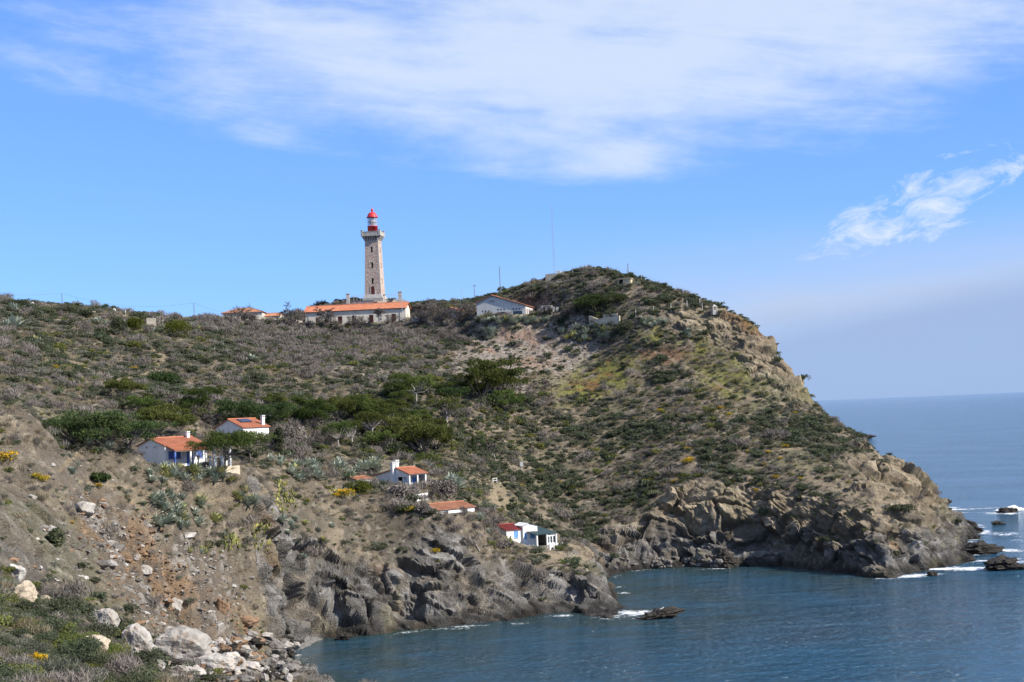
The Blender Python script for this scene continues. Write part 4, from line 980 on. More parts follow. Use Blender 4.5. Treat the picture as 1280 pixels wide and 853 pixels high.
# --- blue-shuttered house on the near slope
rt = place('white_cottage', 'white cottage with blue shutters and a tiled porch roof', 'house', 206.6, 582.5, 214, -46, (3.7, 0), sink=0.1)
ro = gable_house(rt, 7.4, 6.6, 2.9, 2.9, 1.0, ov=0.22, ops_r=[(0.55, 2.55, 1.0, 2.1), (3.5, 4.5, 0, 2.1), (5.2, 6.2, 0.9, 2.0)], ops_f=[(2.3, 2.75, 2.55, 2.8), (4.4, 4.85, 2.55, 2.8)], found=4)
window(rt, (3.7, .003, 0), YA, XA, .55, 2.55, 1.0, 2.1, shutter='blue'); door(rt, (3.7, .003, 0), YA, XA, 3.5, 4.5, 2.1, 'blue'); window(rt, (3.7, .003, 0), YA, XA, 5.2, 6.2, .9, 2.0, shutter='blue')
for a in (2.3, 4.4): window(rt, (-3.7, 0, 0), XA, -YA, a, a+.45, 2.55, 2.8, frame='greyw', bars=0, sill=False)
m = MB(); m.obox((-3.7, -0.05, 2.87), XA, 7.4, YA, 0.06, ZA, 0.06); m.build('ledge', 'white', rt)
m = MB(); tiled(m, (5.9, 0.25, 2.15), (5.9, 5.6, 2.15), (3.72, 0.25, 2.72)); po = m.build('porch_roof', 'tile', rt)
for yy in (0.4, 2.9, 5.4):
    m = MB(); m.box(5.55, 5.8, yy-.12, yy+.12, -2.0, 2.15); m.build('porch_post', 'white' if yy > 1 else 'blue', po)
m = MB(); m.box(5.5, 5.85, 0.3, 5.55, 2.02, 2.14); m.build('porch_beam', 'wood', po)
c_ = chimney(ro, -2.6, 1.2, 2.9, 4.1, 0.5)
chimney(ro, 0.4, 5.8, 3.6, 4.35, 0.45)
rt = thing('pergola', 'white pergola of columns and beams beside the blue-shuttered cottage', 'pergola', G(258, 584, 213), math.radians(-46))
for k in range(3):
    for j in (1,):
        m = MB(); m.box(j*2.0-.13, j*2.0+.13, k*1.3-.13, k*1.3+.13, -2, 2.7); m.build('column', 'white', rt)
for k in range(3): m = MB(); m.box(.6, 2.4, k*1.3-.09, k*1.3+.09, 2.7, 2.88); m.build('beam', 'white', rt)
def balustrade(name, label, p, q, n, h_=0.95, mat_='white', group=None):
    p = Vector(p); d = Vector(q)-p; root = thing(name, label, 'balustrade', p, 0, group); u = Vector((d.x, d.y, 0)).normalized(); nn = Vector((-u.y, u.x, 0))
    for i in range(n+1):
        m = MB(); o = d*(i/n); m.obox(o-u*.11-nn*.11+ZA*-1.2, u, .22, nn, .22, ZA, h_+1.3); m.build('pier', mat_, root)
    for i in range(n):
        for z0, z1 in ((.42, .55), (h_-.14, h_)):
            a = d*(i/n)+u*.11; L = d.length/n-.22; dd = d.normalized()
            m = MB(); m.obox(a+ZA*z0-nn*.06, dd, L, nn, .12, ZA, z1-z0); m.build('rail', mat_, root)
    return root
balustrade('balustrade', 'white two-rail balustrade right of the blue-shuttered cottage', G(263, 583, 213), G(283, 582, 215), 3, 1.3)
wall_run('retaining_wall', 'beige retaining wall under the umbrella pine by the cottage', [hit(276, 592, 100), hit(299, 590, 100)], .4, .9, 'beige', None, 1)

# --- house with the skylight
rt = place('white_house', 'white house with solar panel and chimney on its red roof', 'house', 304.3, 557, 248, -44, (3.9, 0))
ro = gable_house(rt, 7.8, 5.2, 2.9, 2.9, 1.35, ov=0.22, ops_f=[(5.2, 5.6, 2.2, 2.6), (2.2, 2.6, 2.3, 2.7)], ops_r=[(3.0, 4.0, 1.0, 2.0)], found=4)
window(rt, (-3.9, 0, 0), XA, -YA, 5.2, 5.6, 2.2, 2.6, bars=0, sill=False); window(rt, (-3.9, 0, 0), XA, -YA, 2.2, 2.6, 2.3, 2.7, bars=0, sill=False); window(rt, (3.9, .003, 0), YA, XA, 3, 4, 1, 2, shutter='white')
chimney(ro, 3.1, 4.6, 2.9, 4.35, 0.5)
k_ = 1.35/3.9; n_ = Vector((k_, 0, 1)).normalized(); u_r = Vector((1, 0, -k_)).normalized()
m = MB(); m.obox(Vector((0.5, 1.2, 2.9+1.35*(1-.5/3.9)))+n_*.22, u_r, 1.5, YA, 2.2, n_, .08); m.build('solar_panel', 'solar', ro)

# --- villa with the orange porch roof
rt = place('villa', 'white villa with orange porch roof, columns and tall chimney', 'house', 512, 611, 264, -42, (4.3, 0), sink=.1)
ro = gable_house(rt, 8.6, 4.2, 2.35, 2.6, 1.0, xr=1.3, ov=0.22, ops_f=[(5.7, 7.9, 0.0, 2.1)], right_in=1.7, ops_r=[(0.8, 1.7, 0.0, 2.0), (2.4, 3.6, .8, 1.9)], found=4)
door(rt, (2.6, .003, 0), YA, XA, .8, 1.7, 2.0, 'sky_blue'); window(rt, (2.6, .003, 0), YA, XA, 2.4, 3.6, .8, 1.9, shutter='sky_blue')
m = MB(); m.obox((1.5, 1.0, 0), XA, 1.05, ZA, 2.2, YA, .1); m.build('inner_wall', 'beige', rt); 
m = MB(); m.obox((1.75, .93, 0), XA, .8, ZA, 2.0, YA, .06); dr = m.build('door', 'sky_blue', rt)
m = MB(); m.obox((2.4, .88, .95), XA, .05, ZA, .14, YA, .05); m.build('handle', 'dmetal', dr)
for yy in (0.15, 2.1, 4.05):
    m = MB(); m.box(4.02, 4.28, yy-.13, yy+.13, 0.0, 2.42); m.build('column', 'white', rt)
m = MB(); m.box(4.0, 4.3, 0.0, 4.2, 2.36, 2.6); m.build('porch_beam', 'white', rt)
chimney(rt, 0.6, -0.33, -1.0, 4.3, 0.6); chimney(ro, -0.6, 1.6, 2.8, 4.55, 0.75)
m = MB(); m.obox((-.9, -.06, .5), XA, .55, ZA, .6, YA, .1); m.build('meter_box', 'metal', rt)
rt = place('stone_shed', 'low shed with flat mossy roof left of the villa', 'shed', 446, 611, 258, -40, (2.2, 0))
gable_house(rt, 4.4, 4.0, 1.5, 1.5, 0.3, wall='white', roof='tile_old', ov=.2, ops_f=[(1.4, 2.2, .3, 1.2)]); window(rt, (-2.2, 0, 0), XA, -YA, 1.4, 2.2, .3, 1.2, frame='white')
# villa terrace balustrade, white with round openings
def round_balustrade():
    p = hit(521, 627, 100); q = hit(534.5, 625, 100); d = q-p; root = thing('round_balustrade', 'white terrace parapet with round openings below the villa', 'balustrade', p); u = Vector((d.x, d.y, 0)).normalized(); nn = Vector((-u.y, u.x, 0)); n = 2; L = d.length/n
    for i in range(n):
        o = u*(L*i)+ZA*(d.z*i/n); m = MB(); c = o+u*(L/2)+ZA*.55; K = 16
        for s_ in (0, .18):
            for j in range(K):
                a0, a1 = 2*math.pi*j/K, 2*math.pi*(j+1)/K
                def rim(a):
                    x, z = math.cos(a), math.sin(a); k = min((L/2-.02)/max(abs(x), 1e-6), .58/max(abs(z), 1e-6)); return c+u*(x*k)+ZA*(z*k)+nn*s_
                inn = lambda a: c+u*(.46*math.cos(a))+ZA*(.46*math.sin(a))+nn*s_
                m.quad(inn(a0), inn(a1), rim(a1), rim(a0))
        for j in range(K):
            a0, a1 = 2*math.pi*j/K, 2*math.pi*(j+1)/K; f = lambda a, s_: c+u*(.46*math.cos(a))+ZA*(.46*math.sin(a))+nn*s_
            m.quad(f(a0, 0), f(a1, 0), f(a1, .18), f(a0, .18))
        m.build('pierced_panel', 'white', root)
        m = MB()
        for a in (45, 135): m.tube([c+u*(.45*math.cos(math.radians(a)))+ZA*(.45*math.sin(math.radians(a)))+nn*.09, c-u*(.45*math.cos(math.radians(a)))-ZA*(.45*math.sin(math.radians(a)))+nn*.09], .04, 5)
        m.build('cross_bar', 'white', root)
    for i in range(n+1):
        m = MB(); o = d*(i/n); m.obox(o-u*.12-nn*.05+ZA*-1.5, u, .24, nn, .28, ZA, 2.8); m.build('pier', 'white', root)
round_balustrade()
rt = place('low_hut', 'low hut with faded brown tiled roof sunk behind bushes', 'hut', 546, 643, 246, -48, (2.2, 0), sink=.45)
gable_house(rt, 4.4, 8.0, 1.5, 1.1, 0.35, xr=-.9, wall='white', roof='tile_old', ov=.25, ops_r=[(1.5, 2.5, .2, .9), (5.5, 6.5, .2, .9)], found=3)
for a in (1.5, 5.5): window(rt, (2.2, .003, 0), YA, XA, a, a+1, .2, .9)
# --- the two huts above the spit
rt = place('red_roof_hut', 'white seaside hut with crimson roof and pale blue shutters', 'hut', 633.5, 677.5, 272, -64, (2.2, 0))
gable_house(rt, 4.4, 3.1, 2.55, 2.0, .15, xr=-1.9, wall='white', roof='tile_crimson', ov=.2, ops_r=[(1.45, 2.3, .55, 1.75)], found=3)
window(rt, (2.2, .003, 0), YA, XA, 1.45, 2.3, .55, 1.75, shutter='sky_blue')
m = MB(); m.panel((2.55, 3.1, -.6), YA, 2.9, 3.1, XA, [(.25, .75, .75, 2.0), (1.4, 2.45, .95, 2.15)], .2, top=[(2.9, 3.1), (1.2, 3.55), (0, 3.1)]); m.build('wall', 'white', rt)
m = MB(); m.panel((-1.2, 3.1, -.6), XA, 3.75, 3.1, -YA); m.panel((2.55, 6.0, -.6), -XA, 3.75, 3.1, YA); m.panel((-1.2, 6, -.6), -YA, 2.9, 3.1, -XA); m.build('wall', 'white', rt)
m = MB(); m.box(-1.197, 2.547, 3.103, 5.997, -3.5, -.6); m.build('foundation', 'white', rt)
m = MB(); m.quad((2.75, 3.0, 2.58), (2.75, 4.3, 3.05), (-1.3, 4.3, 3.05), (-1.3, 3.0, 2.58)); m.quad((2.75, 4.3, 3.05), (2.75, 6.1, 2.58), (-1.3, 6.1, 2.58), (-1.3, 4.3, 3.05)); m.build('wing_roof', 'white', rt)
window(rt, (2.55, 3.1, -.6), YA, XA, .25, .75, .75, 2.0, shutter='sky_blue', sill=False); window(rt, (2.55, 3.1, -.6), YA, XA, 1.4, 2.45, .95, 2.15, shutter='sky_blue')
rt = place('green_roof_hut', 'open-fronted hut with sloping dark green sheet roof by the cove', 'hut', 672, 688, 272, -52, (2.0, 0))
m = MB(); A, B, D = Vector((2.6, -.6, 2.75)), Vector((2.6, 4.4, 2.75)), Vector((-3.6, -.6, 3.75)); tiled(m, A, B, D, corr=.3, amp=.03, th=.06, rows=1); ro = m.build('roof', 'green_sheet', rt)
for x, y in ((2.3, -.3), (2.3, 2.0), (2.3, 4.1), (-3.2, -.3)):
    m = MB(); m.box(x-.13, x+.13, y-.13, y+.13, 0, 2.7 if x > 0 else 3.55); m.build('post', 'white', rt)
m = MB(); m.box(-3.4, -3.15, -.2, 4.2, 0, 3.55); m.box(-3.15, 1.0, 4.0, 4.2, 0, 2.75); m.build('back_wall', 'beige', rt)
m = MB(); m.box(2.05, 2.25, 2.1, 4.1, 0, 1.0); m.box(2.05, 2.25, 2.1, 4.1, 2.3, 2.6); m.build('front_wall', 'white', rt)
for k in range(3): window(rt, (2.25, 2.13, 0), YA, XA, k*.65, k*.65+.62, 1.0, 2.3, frame='white', bars=0, sill=False)
m = MB(); m.box(-3.4, 3.6, -1.2, 4.6, -3.0, -.02); m.build('terrace', 'concrete', rt)
m = MB(); m.box(-2.6, -1.0, 3.6, 3.98, 0, .8); m.build('bench', 'wood', rt)
R_ = Matrix.Rotation(math.radians(-52), 3, 'Z'); L0 = rt.location
W_ = lambda x, y, z: L0+R_@Vector((x, y, z))
balustrade('balustrade', 'white terrace balustrade between the red and green roofed huts', W_(0.0, -1.1, .0), W_(3.4, -1.1, 0), 3, .95)
balustrade('balustrade', 'white terrace balustrade in front of the green-roofed hut', W_(3.5, 1.6, .0), W_(3.5, 4.5, 0), 3, .95)
rt = thing('slatted_gate', 'dark slatted gate between the white piers of the hut terrace', 'gate', W_(3.5, -.6, -.9), math.radians(-52))
for k in range(7): m = MB(); m.box(-.04, .04, 0, 2.0, k*.26, k*.26+.2); m.build('slat', 'wood', rt)
for y in (0, .95, 1.92): m = MB(); m.box(-.07, -.04, y, y+.1, -.1, 1.85); m.build('upright', 'dmetal', rt)
# --- works on the hilltop
def prism_thing(name, label, cat, p, rz, parts):
    t = thing(name, label, cat, p, math.radians(rz))
    for nm, bx, mt in parts:
        m = MB(); m.box(*bx); m.build(nm, mt, t)
    return t
p = hit(780, 357, 300)
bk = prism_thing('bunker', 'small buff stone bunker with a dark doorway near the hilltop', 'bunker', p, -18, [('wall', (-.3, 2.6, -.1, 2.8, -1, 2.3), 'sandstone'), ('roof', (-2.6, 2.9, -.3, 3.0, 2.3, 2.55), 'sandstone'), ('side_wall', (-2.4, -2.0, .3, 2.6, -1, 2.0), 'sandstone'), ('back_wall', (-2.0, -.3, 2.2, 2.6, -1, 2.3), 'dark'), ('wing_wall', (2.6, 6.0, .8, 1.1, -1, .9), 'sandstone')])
bk.scale = (.72, .72, .72)
p = hit(893, 389.5, 300) or Vector(G(893, 389, 372))
rt = thing('sentry_turret', 'small stone sentry turret with pointed roof on the headland edge', 'turret', p, .2); rt.scale = (.6, .6, .72)
for k, (x, y) in enumerate(((-.8, -.8), (.8, -.8), (.8, .8), (-.8, .8))):
    m = MB(); m.box(x-.22, x+.22, y-.22, y+.22, -1.2, 1.6); m.build('corner_post', 'gallery', rt)
m = MB(); m.box(-.98, .98, -.98, .98, -1.2, .6); m.build('parapet', 'gallery', rt)
m = MB(); n0 = 4; a = 1.15
m.quad((-a, -a, 1.6), (a, -a, 1.6), (a, a, 1.6), (-a, a, 1.6))
for q in (((-a, -a), (a, -a)), ((a, -a), (a, a)), ((a, a), (-a, a)), ((-a, a), (-a, -a))): m.polyg([(*q[0], 1.6), (*q[1], 1.6), (0, 0, 2.6)])
m.build('roof', 'gallery', rt)
p = hit(694, 346, 300)
prism_thing('concrete_base', 'grey concrete plinth at the foot of the radio mast', 'plinth', p, -8, [('plinth', (-2.6, 2.6, -1.5, 1.5, -1.5, 1.0), 'concrete'), ('equipment_box', (.4, 1.6, -.5, .5, 1.0, 1.9), 'greyw'), ('equipment_box', (1.9, 2.4, -.4, .3, 1.0, 1.6), 'greyw')])
wall_run('concrete_wall', 'stepped concrete retaining wall on the terrace below the hill', [hit(737, 404, 300), hit(748, 408, 300), hit(775, 404, 300)], .5, 1.9, 'beige', None, 3)
wall_run('concrete_wall', 'upper length of concrete wall behind the stepped one', [hit(754, 398, 300), hit(772, 396, 300)], .5, .9, 'beige', None, 3)
wall_run('concrete_wall', 'low broken wall right of the gate pillars', [hit(712, 398, 300), hit(730, 397, 300)], .4, .7, 'concrete', None, 3)
# left skyline walls
wall_run('roadside_wall', 'long pale roadside wall along the left skyline', [Vector(G(90, 391, 372)), Vector(G(125, 394, 378)), Vector(G(160, 399, 384)), Vector(G(200, 405, 392))], .4, .8, 'beige', None, 2)
for i, (pa, pb, lb) in enumerate((((151, 408, 372), (165, 408, 373), 'grey square wall stub left of the yellow-green bush'), ((183, 406, 376), (195, 406, 377), 'grey square wall stub above the yellow-green bush'))):
    wall_run('wall_stub', lb, [Vector(G(*pa)), Vector(G(*pb))], .6, 1.6, 'concrete', None, 2)
for i, (px_, py_, s_, h_) in enumerate(((230, 403, 1.1, 1.2), (234.5, 403, 1.0, 1.4), (244, 404, 1.2, 1.9), (268, 404, 1.0, 1.7))):
    p = Vector(G(px_, py_, 415)); t = thing('stone_pier', ['leftmost square stone pier on the skyline', 'second square stone pier on the skyline', 'stone pier at the foot of the skyline pole', 'stone pier left of the hipped cottage'][i], 'pier', p, .2, 'stone piers on the skyline')
    m = MB(); m.box(-s_/2, s_/2, -s_/2, s_/2, -1.5, h_); m.build('shaft', 'concrete', t); m = MB(); m.box(-s_/2-.1, s_/2+.1, -s_/2-.1, s_/2+.1, h_, h_+.15); m.build('cap', 'concrete', t)
# poles, mast, wires
def pole(label, px, py_base, py_top, Y, r=.11, mat_='wood', arm=False, cat='pole', name='utility_pole'):
    a = Vector(G(px, py_base, Y)); hgt_ = (py_base-py_top)/FPX*Y; t = thing(name, label, cat, a)
    m = MB(); m.tube([(0, 0, -1), (0, 0, hgt_)], [r, r*.75], 8); m.build('shaft', mat_, t)
    if arm:
        m = MB(); m.box(-.7, .7, -.06, .06, hgt_-.5, hgt_-.38); m.build('crossarm', mat_, t)
        for x in (-.6, .6): m = MB(); m.lathe([(.05, hgt_-.38), (.08, hgt_-.3), (.04, hgt_-.2)], 8, (x, 0)); m.build('insulator', 'white', t)
    return a+ZA*hgt_
t1 = pole('tall wooden utility pole on the left skyline', 78, 390, 367, 378)
t2 = pole('wooden utility pole above the stone piers', 243, 402, 378.5, 414)
pole('short pale post on the left skyline wall', 157, 399, 388, 386, .13, 'pale_wood', name='post', cat='post')
t3 = pole('tall lone pole rising behind the gabled hall', 625.5, 366, 333, 436)
pole('small pole with crossarm left of the gabled hall', 593.5, 377, 355.5, 440, .09, 'wood', True)
pole('faint thin pole right of the lighthouse', 578, 380, 360, 452, .06, 'metal')
pole('pole standing on the right of the hilltop', 785.5, 348, 329.5, 412, .12, 'wood')
pole('pole with lamp bracket in front of the long roof', 503, 403, 367, 435, .07, 'metal')
def wire(label, a, b, sag, r=.022):
    a = Vector(a); b = Vector(b); m = MB(); n = 14
    m.tube([(b-a)*(i/n)+ZA*(-sag*4*(i/n)*(1-i/n)) for i in range(n+1)], r, 4, False)
    tag(m.build('power_line', 'dmetal', None, loc=a), label, 'cable')
wire('power line running left from the tall skyline pole', t1, Vector(G(-60, 366, 360)), .5)
wire('power line sagging between the two skyline poles', t1, t2, 2.0)
wire('power line from the skyline pole to the hipped cottage', t2, Vector(G(283, 391, 430)), .4)
def mast():
    b = hit(693, 343, 300); b = Vector((b.x, b.y, b.z)); top = Vector(G(691.5, 258, b.y)); h_ = top.z-b.z; t = thing('radio_mast', 'tall thin guyed lattice radio mast on the hilltop', 'mast', b)
    for k in range(3):
        a = 2*math.pi*k/3; m = MB(); m.tube([(.22*math.cos(a), .22*math.sin(a), 0), (.22*math.cos(a), .22*math.sin(a), h_)], .035, 4); m.build('leg', 'metal', t)
    m = MB(); n = 34
    for i in range(n):
        for k in range(3):
            a, a2 = 2*math.pi*k/3, 2*math.pi*(k+1)/3; z = h_*i/n
            m.tube([(.22*math.cos(a), .22*math.sin(a), z), (.22*math.cos(a2), .22*math.sin(a2), z+h_/n)], .018, 3, False)
    m.build('lattice', 'metal', t)
    m = MB(); m.tube([(0, 0, h_), (0, 0, h_+.8)], .03, 4); m.build('antenna_tip', 'metal', t)
    for k, (dx, dy) in enumerate(((-9, -3), (9, -4), (1, 10))):
        m = MB(); m.tube([(0, 0, h_*.72), (dx, dy, -1.5)], .008, 3, False); m.build('guy_wire', 'metal', t)
mast()
# hill fence: posts with wires
def fence(label, pix, Ys, h_=2.0, r=.06, mat_='metal', name='wire_fence'):
    P = []
    for (px_, py_), Y in zip(pix, Ys):
        q = hit(px_, py_, Y-40) if Y else None
        P.append(q if (q is not None and abs(q.y-Y) < 60) else Vector(G(px_, py_, Y)))
    t = thing(name, label, 'fence', P[0])
    for q in P: m = MB(); d = q-P[0]; m.tube([(d.x, d.y, d.z-.6), (d.x, d.y, d.z+h_)], r, 5); m.build('post', mat_, t)
    for zf in (.25, .5, .75, .98):
        m = MB(); m.tube([q-P[0]+ZA*(h_*zf) for q in P], .012, 3, False); m.build('wire', 'metal', t)
fence('thin wire fence along the hilltop skyline', [(704, 342), (716, 339), (731, 337), (744, 336), (758, 337), (772, 340), (784, 344), (795, 347), (802, 349), (813, 353), (834, 359), (854, 367), (868, 374), (876, 379)], [428, 427, 425, 423, 420, 416, 412, 410, 407, 403, 396, 390, 386, 382])
fence('pale fence posts below the hilltop on the right', [(795, 398), (817, 394), (839, 390), (859, 386.5), (875, 384), (878, 390)], [386, 385, 382, 380, 378, 376], 2.2, .065, 'pale_wood')
# odds and ends on the slopes
p = hit(652.5, 592, 200)
if p: 
    t = thing('sign_post', 'small pale sign on a post on the valley slope', 'sign', p); m = MB(); m.tube([(0, 0, -.4), (0, 0, 2.0)], .05, 6); m.build('post', 'pale_wood', t); m = MB(); m.box(-.35, .35, -.06, -.02, 1.5, 2.5); m.build('board', 'greyw', t)
p = hit(618.5, 604, 200)
if p:
    t = thing('white_bench_frame', 'small white frame lying on the bare knoll', 'frame', p, .5)
    for bx in ((-.5, -.4, -.1, 0, 0, 1.0), (.4, .5, -.1, 0, 0, 1.0), (-.4, .4, -.1, 0, .9, 1.0), (-.4, .4, -.1, 0, .45, .53)): m = MB(); m.box(*bx); m.build('bar', 'white', t)
for i, (a, b, lb) in enumerate((((591, 678), (598, 690), 'thick white plank lying on the bank above the cliff'), ((587, 676), (601, 684), 'thin grey plank lying across the bank above the cliff'))):
    A = hit(*a, 100); B = hit(*b, 100)
    if A and B:
        d = B-A; m = MB(); n_ = Vector((0, 0, 1)); sd_ = d.cross(n_).normalized(); up = sd_.cross(d).normalized(); m.obox(sd_*-.12+up*.25, d.normalized(), d.length, sd_, .24 if i == 0 else .1, up, .08 if i == 0 else .06)
        tag(m.build('plank', 'pale_wood' if i == 0 else 'wood', None, loc=A), lb, 'plank')
for i, (px_, py_, lb) in enumerate(((41, 383, 'small white marker stone near the left edge of the skyline'), (143, 391, 'small white marker stone below the skyline wall'))):
    p = hit(px_, py_, 150)
    if p: m = MB(); m.box(-.35, .35, -.25, .25, -.4, .85, .05); m.box(-.28, .28, -.18, .18, .85, 1.0, .08); tag(m.build('marker_stone', 'white', None, loc=p), lb, 'marker')
print('buildings', round(time.time()-T0, 1))
# ---------------------------------------------------------------- plants and stones
M['f_dark'] = foliage_mat('dark_scrub_leaves', (0.058, 0.070, 0.042), (0.118, 0.132, 0.078), .3)
M['f_grey'] = foliage_mat('grey_scrub_leaves', (0.103, 0.108, 0.078), (0.201, 0.201, 0.152), .25, .015)
M['f_olive'] = foliage_mat('olive_scrub_leaves', (0.095, 0.110, 0.032), (0.182, 0.195, 0.060), .25)
M['f_dry'] = foliage_mat('dry_grass_blades', (0.182, 0.149, 0.097), (0.304, 0.254, 0.173), .25, .01)
M['f_brown'] = foliage_mat('bare_brush_twigs', (0.128, 0.110, 0.095), (0.231, 0.205, 0.182), .25, .01, .1)
M['f_yellow'] = foliage_mat('yellow_broom_flowers', (0.42, 0.25, 0.012), (0.62, 0.42, 0.025), .12, .01)
M['f_pine'] = foliage_mat('pine_needles', (0.048, 0.069, 0.019), (0.117, 0.138, 0.042), .35, .03)
M['f_cypress'] = foliage_mat('cypress_sprays', (0.034, 0.056, 0.022), (0.085, 0.115, 0.045), .3, .02)
M['f_hummock'] = foliage_mat('olive_green_shrub_leaves', (0.060, 0.073, 0.012), (0.112, 0.121, 0.026), .1, .005)
M['f_deep'] = foliage_mat('deep_green_shrub_leaves', (0.030, 0.052, 0.019), (0.056, 0.082, 0.030), .1, .005)
M['f_twig'] = foliage_mat('bare_tree_twigs', (0.075, 0.062, 0.056), (0.140, 0.122, 0.112), .2, .01, .1)
M['agave'] = foliage_mat('agave_leaf', (0.160, 0.188, 0.140), (0.41, 0.44, 0.35), .2, .015, .15)
M['agave_y'] = foliage_mat('yellowed_agave_leaf', (0.20, 0.21, 0.085), (0.48, 0.45, 0.19), .15, .015, .15)
M['pear'] = foliage_mat('prickly_pear_pad', (0.12, 0.135, 0.045), (0.34, 0.31, 0.11), .1, .01, .0)

def quads_mesh(name, c, ax, bx, tint, mat_):
    """leaf quads: centres c, half axes ax, bx (n,3)"""
    n = len(c); v = np.empty((n, 4, 3), np.float32)
    v[:, 0] = c-ax; v[:, 1] = c-bx*0.8; v[:, 2] = c+ax; v[:, 3] = c+bx*0.8
    me = bpy.data.meshes.new(name); me.vertices.add(4*n); me.vertices.foreach_set('co', v.ravel())
    me.loops.add(4*n); me.loops.foreach_set('vertex_index', np.arange(4*n, dtype=np.int32))
    me.polygons.add(n); me.polygons.foreach_set('loop_start', np.arange(0, 4*n, 4, dtype=np.int32)); me.update(calc_edges=True)
    attr(me, 'tint', np.repeat(np.clip(tint, 0, 1), 4)); me.materials.append(M[mat_]); return me
def rdir(n):
    d = rng.normal(size=(n, 3)); return d/np.linalg.norm(d, axis=1, keepdims=True)
def leaf_cloud(name, lobes, n, size, mat_, up=0.3, thin=0.45, shell=0.35, zmin=None):
    """leaf-sized faces through the volume of many lobes (x,y,z,rx,ry,rz)"""
    L = np.array(lobes, float); wgt = (L[:, 3]*L[:, 4]+L[:, 3]*L[:, 5]+L[:, 4]*L[:, 5]); k = rng.choice(len(L), n, p=wgt/wgt.sum())
    d = rdir(n); d[:, 2] = np.where(rng.random(n) < 0.6, np.abs(d[:, 2]), d[:, 2])
    r = 1-shell*rng.random(n)**1.3
    c = L[k, :3]+d*L[k, 3:]*r[:, None]
    if zmin is not None: c[:, 2] = np.maximum(c[:, 2], zmin+rng.random(n)*size)
    a = rdir(n)+d*0.5; a[:, 2] += up; a /= np.linalg.norm(a, axis=1, keepdims=True)
    b = np.cross(a, rdir(n)); b /= np.maximum(np.linalg.norm(b, axis=1, keepdims=True), 1e-6)
    s = size*(0.6+0.8*rng.random(n))[:, None]
    lt = rng.random(len(L))[k]
    return quads_mesh(name, c, a*s, b*s*thin, 0.55*lt+0.45*rng.random(n), mat_)
def stems_mesh(name, n, h, spread, r, mat_):
    m = MB()
    for i in range(n):
        a = random.uniform(0, 6.28); q = random.uniform(.3, 1)*spread
        m.tube([(0, 0, -.15), (q*.4*math.cos(a), q*.4*math.sin(a), h*.45), (q*math.cos(a+.3), q*math.sin(a+.3), h*random.uniform(.7, 1))], [r, r*.7, r*.3], 3, False)
    me = bpy.data.meshes.new(name); me.from_pydata(m.v, [], m.f); me.materials.append(M[mat_]); return me
def shrub_lobes(n, R, hgt_):
    out = []
    for i in range(n):
        a = random.uniform(0, 6.28); q = R*.6*math.sqrt(random.random()); s = random.uniform(.42, .62)*R
        out.append((q*math.cos(a), q*math.sin(a), hgt_*random.uniform(.3, .62), s, s, s*hgt_/R*.75))
    return out
shrub_me = {}
def shrub_kind(key, mat_, leaves, size, hgt_, up=.3, thin=.45, lob=6, nv=4, stem='bark'):
    shrub_me[key] = [(leaf_cloud('foliage', shrub_lobes(lob, 1.0, hgt_), leaves, size, mat_, up, thin, .5, .02), stems_mesh('stem', 5, hgt_*.8, .6, .035, stem)) for _ in range(nv)]
shrub_kind('dark', 'f_dark', 260, .15, .85); shrub_kind('grey', 'f_grey', 240, .15, .7, .5, .35)
shrub_kind('olive', 'f_olive', 240, .14, .8, .4); shrub_kind('brown', 'f_brown', 230, .26, 1.0, .9, .10)
shrub_kind('heath', 'f_brown', 45, .30, .55, .7, .22, 4, 4); shrub_kind('dry', 'f_dry', 110, .26, .6, 1.6, .10, 5, 4)
def fine_kind(key, mat_, leaves, size, hgt_, up, thin): shrub_me[key] = [(leaf_cloud('foliage', shrub_lobes(9, 1.0, hgt_), leaves, size, mat_, up, thin, .55, .02), stems_mesh('stem', 7, hgt_*.8, .6, .02, 'bark')) for _ in range(3)]
fine_kind('dark_f', 'f_dark', 1500, .065, .8, .3, .4); fine_kind('grey_f', 'f_grey', 1500, .065, .75, .6, .3); fine_kind('olive_f', 'f_olive', 1500, .06, .8, .4, .4); fine_kind('brown_f', 'f_brown', 1200, .12, .8, .9, .10); fine_kind('dry_f', 'f_dry', 700, .16, .6, 1.6, .08)
# flowers: yellow tips over a green body
broom_me = []
for i in range(3):
    lb = shrub_lobes(7, 1.0, .9); broom_me.append((leaf_cloud('foliage', lb, 220, .13, 'f_olive', .5, .3, .5, .02), leaf_cloud('flowers', [(x, y, z+.12, a, b, c) for x, y, z, a, b, c in lb], 220, .10, 'f_yellow', .5, .6, .3, .25), stems_mesh('stem', 5, .7, .5, .03, 'bark')))
NAMES = {'dark': ('dark_green_scrub_bush', 'dark green low scrub bush'), 'grey': ('grey_green_scrub_bush', 'grey-green low scrub bush'), 'olive': ('olive_scrub_bush', 'olive green low scrub bush'), 'brown': ('bare_brush', 'bare brown-grey twiggy brush'), 'dry': ('dry_grass_tuft', 'pale dry grass tuft')}
def put(meshes, parts, name, label, cat, loc, s, rz=None, group=None, sz=1.0, tilt=0.0):
    t = thing(name, label, cat, loc, random.uniform(0, 6.28) if rz is None else rz, group); t.scale = (s, s, s*sz)
    if tilt: t.rotation_euler[0] = random.uniform(-tilt, tilt); t.rotation_euler[1] = random.uniform(-tilt, tilt)
    for me, nm in zip(meshes, parts):
        o = bpy.data.objects.new(nm, me); C.objects.link(o); o.parent = t
        if nm in ('foliage', 'flowers', 'needles', 'stem', 'twigs'): o['kind'] = 'stuff'
    return t

